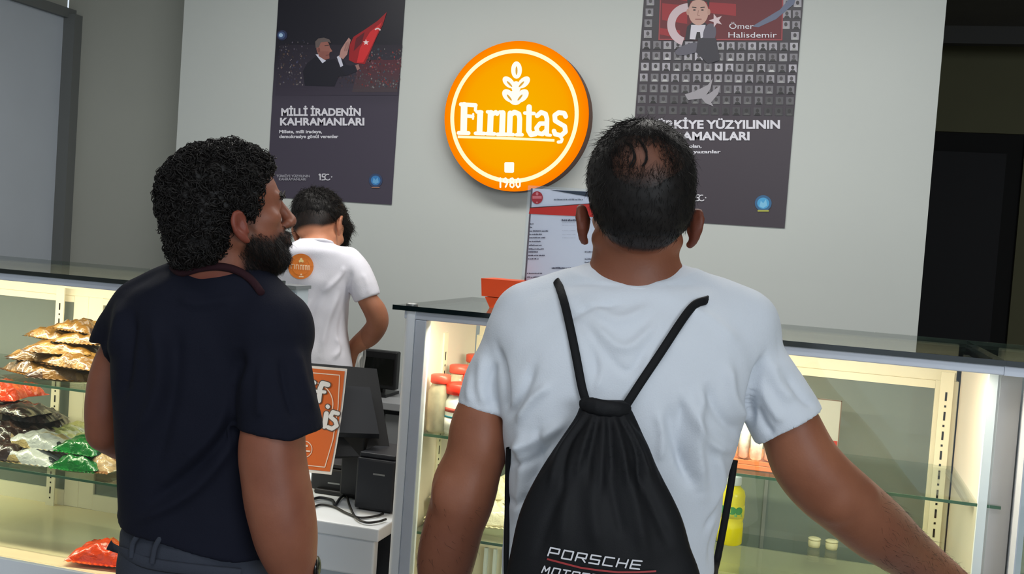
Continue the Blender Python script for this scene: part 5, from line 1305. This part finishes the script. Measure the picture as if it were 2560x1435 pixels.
# ------------------------------------------------------------------ 2. man in the navy T-shirt, head turned right
D2 = 1.80
p2 = lambda px, py, d=D2: c3(px, py, d)
def man_navy():
    base = c2w(c3(500, 1000, 1.86)); root = thing('person', 'curly-haired bearded man in a navy T-shirt, head turned right in profile', 'person', (base[0], base[1], 0))
    skin = mat_skin('skin_olive', (134, 84, 64), dark=(112, 46, 36))
    a = math.radians(31); e = math.radians(10)
    H = Head(p2(568, 533, 1.80), frame((math.cos(a)*math.cos(e), math.sin(e), math.sin(a)*math.cos(e)), (.03-.15, 1, 0)), .945)
    S = Sculpt(); H.build(S, ear_y=-.034, es=.82)
    S.chain([p2(548, 580, 1.81), p2(548, 650, 1.82), p2(540, 740, 1.84)], [.064, .071, .080], .02)
    S.cone(p2(470, 730, 1.86), p2(350, 790, 1.90), .05, .055, .04); S.cone(p2(600, 740, 1.83), p2(680, 830, 1.78), .05, .055, .04)
    S.loft([(740, 360, 670, 1.86, .06), (850, 320, 690, 1.87, .08), (1050, 310, 680, 1.88, .09), (1250, 310, 650, 1.885, .09), (1420, 310, 650, 1.885, .09), (1500, 310, 650, 1.885, .09)], 2.3, .03, d0=D2)
    A = [(680, 850, 1.81, 60), (680, 960, 1.785, 62), (682, 1040, 1.765, 68), (682, 1085, 1.755, 74), (680, 1135, 1.75, 78), (689, 1200, 1.75, 79), (698, 1255, 1.75, 80), (708, 1305, 1.75, 77), (716, 1350, 1.755, 72), (726, 1395, 1.765, 60), (738, 1440, 1.78, 47), (748, 1500, 1.79, 40)]
    S.chain([p2(x, y, d) for x, y, d, r in A], [r/FPX*d for x, y, d, r in A], .02, n=40)
    S.ell(p2(668, 1262, 1.715), (.017, .02, .012), k=.02)
    hand(S, p2(748, 1500, 1.79), p2(752, 1700, 1.84)-p2(748, 1500, 1.79), (.5, 0, .8), (-1, 0, .2), .98, .4)
    # left arm: upper arm down to the elbow, forearm folded forward across the belly
    B = [(330, 840, 1.92, 50), (285, 900, 1.93, 42), (266, 960, 1.93, 42), (260, 1030, 1.93, 43), (262, 1080, 1.94, 40)]
    S.chain([p2(x, y, d) for x, y, d, r in B], [r/FPX*d for x, y, d, r in B], .02, n=16)
    fa = [p2(262, 1085, 1.94), p2(330, 1110, 2.02), p2(400, 1110, 2.07)]; S.chain(fa, [.031, .034, .026], .012, n=8)
    hand(S, p2(402, 1110, 2.072), (1, .15, .25), (0, 1, .2), (-.2, 0, -1), .95, .5)
    V, Q = S.mesh(.0033); V = relax(V, Q, 1, .35); N = outward(V, Q); L = H.loc(V); x, y, z = L.T
    head = (y > -.125) & (z > -.12) & (z < .13) & (np.abs(x) < .095)
    jaw = np.interp(z, [-.02, .0, .02, .05, .075, .1, .13], [-.095, -.058, -.050, -.060, -.052, -.046, -.046])
    S.ops.append(S.ops[0]); S.ops.pop(); beard = sstep(.012, -.012, y-jaw)*sstep(-.012, .008, z)*head*(1-np.exp(-(((y+.063)/.009)**2+(x/.024)**2))*(z > .085)*.8)
    beard *= np.clip(1-.0*y, 0, 1)*(y > -.128)
    side = sstep(.004, .012, z)*sstep(.034, .024, z)*(y < .02)*(y > -.06)*(np.abs(x) > .05)
    st = np.clip(np.maximum(beard*.93, side*.55), 0, 1)
    ear = (np.abs(x) > .0735) & (y > -.068) & (y < .01) & (z < .016) & (z > -.035); st[ear] = 0
    fl = np.where(ear, .7, 0)+.75*sstep(-.085, -.12, y)*(y > -.22)*(z < .05)*(np.abs(x) < .11)*sstep(-.22, -.16, y)
    cam_mesh('body', V, Q, skin, root, {'stubble': st, 'flush': np.clip(fl, 0, .9)})
    bm_ = beard > .5
    Vb, Qb = strands(V, N, 7500, .010, lambda p: np.tile(-H.R[:, 1]+.35*H.R[:, 2], (len(p), 1)), .00034, .40, mask=beard**1.5*(~ear), seed=4)
    mesh_np('beard', c2w(Vb), Qb, hair_m, root, True, True)
    for sx in (-1, 1):
        V2, Q2 = Sculpt().ell(H.p(sx*.030, -.001, .0775), (.0122,)*3).mesh(.0018); l2 = H.loc(V2); k = ((l2[:, 0]-sx*.030)**2+(l2[:, 1]+.001)**2 < .0055**2)
        cam_mesh('eye', V2, Q2, bpy.data.materials['eye_surface'], root, {'tint': np.where(k[:, None], lin((34, 22, 16)), lin((200, 195, 190)))})
        bp = [H.p(sx*.012, .016, .102), H.p(sx*.028, .020, .099), H.p(sx*.046, .013, .088)]
        g = rng.normal(size=(40, 1, 3))*.0026; bb = spline(bp, 8)[None]+g; Ve, Qe = tubes(bb, np.full((40, 8), .0008), 3); mesh_np('eyebrow', c2w(Ve), Qe, hair_m, root, True, True)
    # curly hair
    C = Sculpt(); sc = H.s; E = lambda c, r, k=.02: C.ell(H.p(*c), np.array(r)*sc, H.R, k)
    E((0, .034, -.010), (.083, .090, .103)); E((0, -.020, -.052), (.073, .066, .056)); E((0, .055, .030), (.068, .058, .062)); E((0, -.055, -.068), (.060, .040, .036))
    def cut(X, Y, Z):
        l = H.loc(np.stack(np.broadcast_arrays(X, Y, Z), -1).astype(np.float64)); lx, ly, lz = l[..., 0], l[..., 1], l[..., 2]
        h_ = np.interp(lz, [-.12, -.05, -.030, -.018, -.008, .005, .022, .034, .050, .07, .088, .11], [-.094, -.092, -.066, -.030, .000, -.004, -.026, -.004, .040, .058, .070, .11])
        return h_-ly
    C.custom(cut, .010)
    Vh, Qh = C.mesh(.0042); Nh = outward(Vh, Qh); Vh = Vh+Nh*(np.abs(vnoise(Vh, 150, .011, 5))+vnoise(Vh, 300, .002, 6))[:, None]
    lh = H.loc(Vh); ring_ = (lh[:, 1] > -.085)
    mk = ring_.astype(float)
    parts = [(Vh, Qh), curls(Vh, Nh, 2600, .0062, 1.5, .0045, .0011, 11, 14, mk, 4, .55), curls(Vh, Nh, 900, .0085, 1.2, .006, .0009, 12, 14, mk, 4, .25)]
    Vc, Qc = merge(parts); mesh_np('hair', c2w(Vc), Qc, hair_m, root, True, True)
    # T-shirt
    T = Sculpt()
    T.loft([(678, 436, 632, 1.835, .074), (702, 385, 662, 1.84, .085), (735, 320, 700, 1.85, .095), (790, 275, 738, 1.855, .110), (870, 262, 745, 1.86, .122), (960, 258, 740, 1.865, .126), (1060, 262, 728, 1.87, .126), (1150, 264, 705, 1.875, .122), (1250, 268, 690, 1.88, .122), (1320, 272, 686, 1.88, .124), (1420, 278, 686, 1.88, .126), (1470, 280, 686, 1.88, .126)], 2.5, .02, d0=D2)
    T.cone(p2(500, 700, 1.85), p2(370, 770, 1.89), .05, .06, .04); T.cone(p2(590, 715, 1.83), p2(680, 820, 1.79), .055, .068, .04)
    T.chain([p2(330, 800, 1.91), p2(282, 870, 1.925), p2(256, 960, 1.93)], [74*D2/FPX, 62*D2/FPX, 48*D2/FPX], .03, n=8)
    T.chain([p2(676, 830, 1.79), p2(686, 940, 1.77), p2(702, 1110, 1.765)], [84*D2/FPX, 90*D2/FPX, 106*D2/FPX], .03, n=8)
    T.cone(p2(310, 1285, 1.88), p2(258, 1304, 1.90), .024, .006, .02)
    def cutA(X, Y, Z):
        px = 1280+X/D2*FPX; py = 717.5-Y/D2*FPX
        lim = np.interp(px, [600, 660, 755, 812], [1060, 1066, 1084, 1066]); return np.where(px < 596, -1., np.minimum((py-lim)*D2/FPX, (1.86-Z)+0*X))
    def cutB(X, Y, Z):
        px = 1280+X/D2*FPX; py = 717.5-Y/D2*FPX
        lim = np.interp(px, [205, 228, 262], [866, 930, 935]); return np.minimum((py-lim)*D2/FPX, (262-px)*D2/FPX)+0*Z
    def cutC(X, Y, Z):
        px = 1280+X/D2*FPX; py = 717.5-Y/D2*FPX
        return (py-np.interp(px, [270, 346, 406, 500, 602, 690], [1316, 1334, 1343, 1372, 1398, 1404]))*D2/FPX*.95+0*Z
    for c_ in (cutB, cutC): T.custom(c_, .003)
    # trunk continues below the sleeve hem: cut only in front of the trunk surface
    T2 = T
    T.custom(lambda X, Y, Z: np.minimum(cutA(X, Y, Z), 1.80+np.interp(1280+X/D2*FPX, [600, 660, 720, 760], [-.04, -.01, .05, .5])-Z), .002)
    V, Q = T.mesh(.0042); N = outward(V, Q)
    f = [([(300, 740), (290, 840), (262, 900)], 14, .006), ([(330, 760), (320, 900), (300, 1010)], 14, -.007), ([(380, 780), (400, 950), (330, 1120)], 20, .007), ([(440, 800), (430, 980), (380, 1200)], 20, -.006), ([(600, 860), (590, 980), (560, 1100)], 16, -.008), ([(620, 900), (560, 1050), (420, 1200)], 20, .007), ([(600, 1040), (500, 1160), (360, 1270)], 16, -.006), ([(590, 1100), (480, 1230), (330, 1310)], 14, .006),
         ([(740, 860), (760, 950), (790, 1040)], 14, .005), ([(700, 880), (715, 980), (740, 1060)], 12, -.005), ([(655, 900), (650, 1000), (655, 1050)], 12, .004), ([(440, 740), (500, 760), (600, 740)], 14, .004)]
    V = folds(V, N, [(a_, b_, c_*1.5) for a_, b_, c_ in f], D2); V = V+N*vnoise(V, 30, .003, 8)[:, None]; V = relax(V, Q, 1, .4)
    navy = cloth('navy_cotton', (13, 16, 30), .85, .2, 380, .05)
    cam_mesh('tshirt', V, Q, navy, root)
    vis = spline([(432, 668), (452, 684), (492, 672), (544, 666), (590, 675), (627, 698), (652, 730)], 40)
    ring = [c3(a_, b_, min(T.hit(a_, b_, 1.6, 2.0), S.hit(a_, b_, 1.6, 2.0))-.003) for a_, b_ in vis]
    ring = np.array(ring)
    for _ in range(6): ring[1:-1] = ring[1:-1]*.5+.25*(ring[:-2]+ring[2:])
    back = spline(np.array([ring[-1], p2(655, 760, 1.87), p2(590, 770, 1.93), p2(480, 730, 1.95), ring[0]]), 24)
    ring = np.concatenate([ring, back[1:]])
    Vr, Qr = tubes(ring[None], .0068, 8); cam_mesh('collar', Vr, Qr, cloth('maroon_rib', (42, 20, 26)), root)
    jeans = cloth('dark_grey_denim', (52, 56, 66), .9, .35, 300, .12)
    hc = c2w(p2(470, 1450, 1.88))
    tr = legs(root, (hc[0], hc[1]), 0, .12, jeans, mat('dark_shoe', (30, 28, 28), .5), [(1322, 284, 676, 1.88, .112), (1350, 268, 684, 1.88, .118), (1430, 262, 690, 1.88, .122), (1520, 258, 700, 1.88, .126), (1620, 262, 700, 1.88, .118)], D2, facing=(.75, .65), top_z=.86)
    TR = Sculpt().loft([(1322, 284, 676, 1.88, .112), (1350, 268, 684, 1.88, .118), (1430, 262, 690, 1.88, .122), (1520, 258, 700, 1.88, .126)], 2.2, .03, d0=D2)
    def band(name, pts, w, lift=.004, m=jeans):
        c = np.array([c3(a_, b_, TR.hit(a_, b_, 1.6, 2.0)-lift) for a_, b_ in spline(pts, 16)]); T_ = np.gradient(c, axis=0); T_ /= np.linalg.norm(T_, axis=1, keepdims=True)
        sd = np.cross(T_, (0, 0, -1.)); sd /= np.linalg.norm(sd, axis=1, keepdims=True); up = np.cross(sd, T_); mm = w/FPX*D2/2; V = []; Fc = []
        for i in range(len(c)):
            for j in range(8): a_ = 2*math.pi*j/8; V.append(c[i]+sd[i]*mm*math.cos(a_)+up[i]*.003*math.sin(a_))
        for i in range(len(c)-1):
            for j in range(8): e_ = (j+1) % 8; Fc.append((i*8+j, i*8+e_, (i+1)*8+e_, (i+1)*8+j))
        cam_mesh(name, np.array(V), np.array(Fc), m, root)
    band('waistband', [(272, 1362), (330, 1392), (380, 1410), (480, 1424), (600, 1436)], 30, .002)
    band('belt_loop', [(346, 1336), (332, 1360), (328, 1394)], 14, .008); band('belt_loop', [(402, 1342), (388, 1368), (380, 1408)], 14, .008)
    # wrist watch
    w = p2(741, 1452, 1.782); ax = p2(748, 1500, 1.79)-p2(726, 1395, 1.765); ax /= np.linalg.norm(ax); u = np.cross(ax, (0, 0, 1.)); u /= np.linalg.norm(u); v = np.cross(ax, u)
    w = p2(733, 1425, 1.775)
    def wring(name, c, r0, hh, th, m_, nn=40):
        V = []; Fc = []
        for i in range(nn):
            a_ = 2*math.pi*i/nn; dr = u*math.cos(a_)+v*math.sin(a_)
            for rr, s_ in ((r0, -hh), (r0, hh), (r0+th, hh), (r0+th, -hh)): V.append(c+dr*rr+ax*s_)
            for k in range(4): e_ = (i+1) % nn; Fc.append((i*4+k, i*4+(k+1) % 4, e_*4+(k+1) % 4, e_*4+k))
        return cam_mesh(name, np.array(V), np.array(Fc), m_, root, smooth=False)
    wring('watch_strap', w, .0350, .010, .003, M['black']); 
    V2, Q2 = Sculpt().ell(w-u*.040 if (u[0] < 0) else w+u*.040, (.007, .019, .017)).mesh(.002); cam_mesh('watch_case', V2, Q2, M['screen'], root)
    return root
man_navy()

# ------------------------------------------------------------------ 3. shop worker behind the counter
D3 = 3.62
p3 = lambda px, py, d=D3: c3(px, py, d)
def worker():
    base = c2w(c3(790, 900, 3.60)); root = thing('person', 'shop worker in white T-shirt with round orange back print, bending forward behind the counter', 'person', (base[0], base[1], 0))
    skin = mat_skin('skin_light_tan', (196, 136, 104))
    H = Head(p3(799, 566, 3.62), frame((.34, -.50, .80), (0, 1, .55)), 1.0)
    S = Sculpt(); H.build(S, ear_y=-.018, ear_out=.003)
    S.chain([p3(797, 588, 3.585), p3(793, 612, 3.57), p3(790, 640, 3.56)], [.048, .050, .056], .02)
    S.cone(p3(770, 640, 3.54), p3(720, 655, 3.56), .04, .045, .03); S.cone(p3(810, 640, 3.54), p3(868, 662, 3.56), .04, .045, .03)
    S.loft([(640, 720, 868, 3.56, .06), (700, 700, 880, 3.57, .09), (800, 700, 866, 3.60, .09), (900, 705, 870, 3.60, .095), (960, 705, 870, 3.6, .095)], 2.2, .03, d0=D3)
    A = [(878, 672, 3.56, 24), (905, 715, 3.56, 23), (920, 750, 3.56, 23), (938, 778, 3.57, 26), (944, 808, 3.59, 25), (925, 838, 3.64, 25), (898, 858, 3.68, 20), (878, 876, 3.71, 16)]
    S.chain([p3(x, y, d) for x, y, d, r in A], [r/FPX*d*1.0 for x, y, d, r in A], .02, n=30)
    B = [(712, 672, 3.56, 34), (690, 715, 3.57, 30), (676, 780, 3.60, 26), (690, 840, 3.66, 22), (730, 870, 3.74, 17)]
    S.chain([p3(x, y, d) for x, y, d, r in B], [r/FPX*d for x, y, d, r in B], .02, n=20)
    hand(S, p3(877, 877, 3.712), (-.3, -.75, .5), (-.6, .1, .5), (-.8, .1, 0), .95, .45)
    hand(S, p3(731, 871, 3.742), (.6, -.6, .4), (.3, .6, .5), (.3, -.8, 0), .95, .45)
    V, Q = S.mesh(.0042); V = relax(V, Q, 1, .3); L = H.loc(V); x, y, z = L.T
    hl = np.interp(z, [-.12, -.06, -.03, -.01, .02, .05, .08], [-.062, -.05, -.024, .0, .01, .04, .07])
    ear = (np.abs(x) > .074) & (y < .02); st = sstep(-.012, .008, y-hl)*(np.abs(x) < .09)*(y > -.1)*(~ear)
    cam_mesh('body', V, Q, skin, root, {'stubble': st, 'flush': np.where(ear, .35, 0.)})
    for sx in (-1, 1):
        V2, Q2 = Sculpt().ell(H.p(sx*.030, -.001, .0775), (.0122,)*3).mesh(.003); cam_mesh('eye', V2, Q2, bpy.data.materials['eye_surface'], root, {'tint': np.tile(lin((120, 110, 105)), (len(V2), 1))})
    C = Sculpt(); C.ell(H.p(0, .036, -.010), (.085, .090, .108), H.R, .01); C.ell(H.p(0, .05, .045), (.066, .055, .055), H.R, .02)
    C.ell(H.p(.045, .035, .085), (.03, .028, .03), H.R, .02); C.ell(H.p(.030, .010, .112), (.022, .022, .020), H.R, .02)
    def cut(X, Y, Z):
        l = H.loc(np.stack(np.broadcast_arrays(X, Y, Z), -1).astype(np.float64)); ly, lz = l[..., 1], l[..., 2]
        return np.interp(lz, [-.12, -.06, -.03, -.01, .02, .05, .08, .13], [-.050, -.040, -.018, .006, .010, .020, .0, -.02])-ly
    C.custom(cut, .008)
    Vh, Qh = C.mesh(.005); Nh = outward(Vh, Qh); Vh = Vh+Nh*np.abs(vnoise(Vh, 130, .006, 5))[:, None]
    lh = H.loc(Vh); ct = H.p(0, .05, -.05)
    parts = [(Vh, Qh), strands(Vh, Nh, 7000, .015, lambda p: p-ct, .0007, .5, seed=21, jitter=.5, n=4), curls(Vh, Nh, 300, .007, 1.2, .005, .001, 22, 10, (lh[:, 1] > .04).astype(float), 3, .5)]
    Vh, Qh = merge(parts); mesh_np('hair', c2w(Vh), Qh, hair_m, root, True, True)
    T = Sculpt()
    T.loft([(599, 764, 826, 3.545, .058), (612, 740, 846, 3.54, .070), (630, 716, 870, 3.54, .085), (655, 698, 884, 3.56, .100), (700, 692, 884, 3.575, .110), (760, 692, 874, 3.59, .112), (830, 694, 870, 3.60, .112), (900, 696, 880, 3.60, .114), (960, 694, 884, 3.60, .116), (1010, 694, 884, 3.60, .118)], 2.4, .02, d0=D3)
    T.chain([p3(868, 655, 3.56), p3(896, 690, 3.56), p3(922, 752, 3.56)], [38*D3/FPX, 36*D3/FPX, 31*D3/FPX], .03, n=8)
    T.chain([p3(720, 655, 3.56), p3(694, 700, 3.565), p3(676, 760, 3.59)], [38*D3/FPX, 36*D3/FPX, 31*D3/FPX], .03, n=8)
    def c1(X, Y, Z):
        a_, b_ = p3(901, 754), p3(942, 739); n_ = np.array([(b_[1]-a_[1]), -(b_[0]-a_[0])]); n_ /= np.linalg.norm(n_)
        if n_[1] > 0: n_ = -n_
        return np.minimum((X-a_[0])*n_[0]+(Y-a_[1])*n_[1], X-p3(889, 0)[0])+0*Z
    T.custom(c1, .002); T.custom(lambda X, Y, Z: np.minimum(p3(0, 745)[1]-Y, p3(690, 0)[0]-X)+0*Z, .002)
    V, Q = T.mesh(.0055); N = outward(V, Q)
    f = [([(880, 670), (872, 720), (872, 790)], 5, -.006), ([(860, 664), (850, 690), (800, 740)], 6, .006), ([(850, 720), (820, 800), (800, 890)], 8, .008), ([(868, 740), (850, 830), (860, 900)], 6, -.006), ([(820, 700), (780, 780), (760, 860)], 9, -.007), ([(780, 740), (750, 820), (740, 890)], 8, .007), ([(905, 680), (918, 710), (920, 740)], 5, .004), ([(840, 840), (850, 870), (830, 900)], 6, .006)]
    V = folds(V, N, f, D3); V = V+N*vnoise(V, 26, .003, 18)[:, None]; V = relax(V, Q, 1, .4)
    cam_mesh('tshirt', V, Q, cloth('worker_white_cotton', (226, 224, 232)), root)
    ring = spline(np.array([p3(758, 608, 3.54), p3(775, 602, 3.498), p3(797, 600, 3.486), p3(815, 602, 3.498), p3(830, 608, 3.54), p3(815, 612, 3.60), p3(775, 612, 3.60), p3(758, 608, 3.54)]), 50)
    Vr, Qr = tubes(ring[None], .006, 8); cam_mesh('collar', Vr, Qr, bpy.data.materials['worker_white_cotton'], root)
    def wf(px, py, off=0): return tuple(c2w(c3(px, py, T.hit(px, py, 3.35, 3.7, 90)-.006-off*6)))
    P = Print(wf); oc2 = (232, 128, 42)
    for r0, r1 in ((0, 11), (11, 22), (22, 32)): P.ring(752, 666, r0, r1, oc2, n=26)
    P.layer = 2; w_ = (250, 214, 170)
    gx = 727
    for k, wd in enumerate((7, 3, 5, 3, 6, 4, 6, 5)): P.rect(gx, 660+k*.5, gx+1.8, 672+k*.5, w_); P.rect(gx, 660+k*.5, gx+wd, 662.5+k*.5, w_) if k in (0, 2, 4, 5, 6, 7) else None; P.rect(gx+wd-1.6, 662+k*.5, gx+wd, 672+k*.5, w_) if k in (4, 6, 7) else None; gx += wd+1.2
    P.ell(753, 650, 3.4, 5.5, (250, 220, 150), n=12); P.ell(749, 653, 2, 3.5, (250, 220, 150), n=8); P.ell(757, 653, 2, 3.5, (250, 220, 150), n=8); P.rect(751, 684, 755, 688, w_); P.rect(747, 690, 759, 693, w_)
    P.obj('back_print', pr_m, root)
    hc = c2w(p3(785, 1000, 3.60)); legs(root, (hc[0], hc[1]), 0, .10, cloth('worker_trousers', (40, 42, 50)), mat('worker_shoe', (40, 40, 42), .5), [(950, 700, 872, 3.6, .10), (1040, 696, 880, 3.6, .108), (1110, 702, 872, 3.6, .10)], D3, facing=(-.1, 1), top_z=.90)
worker()
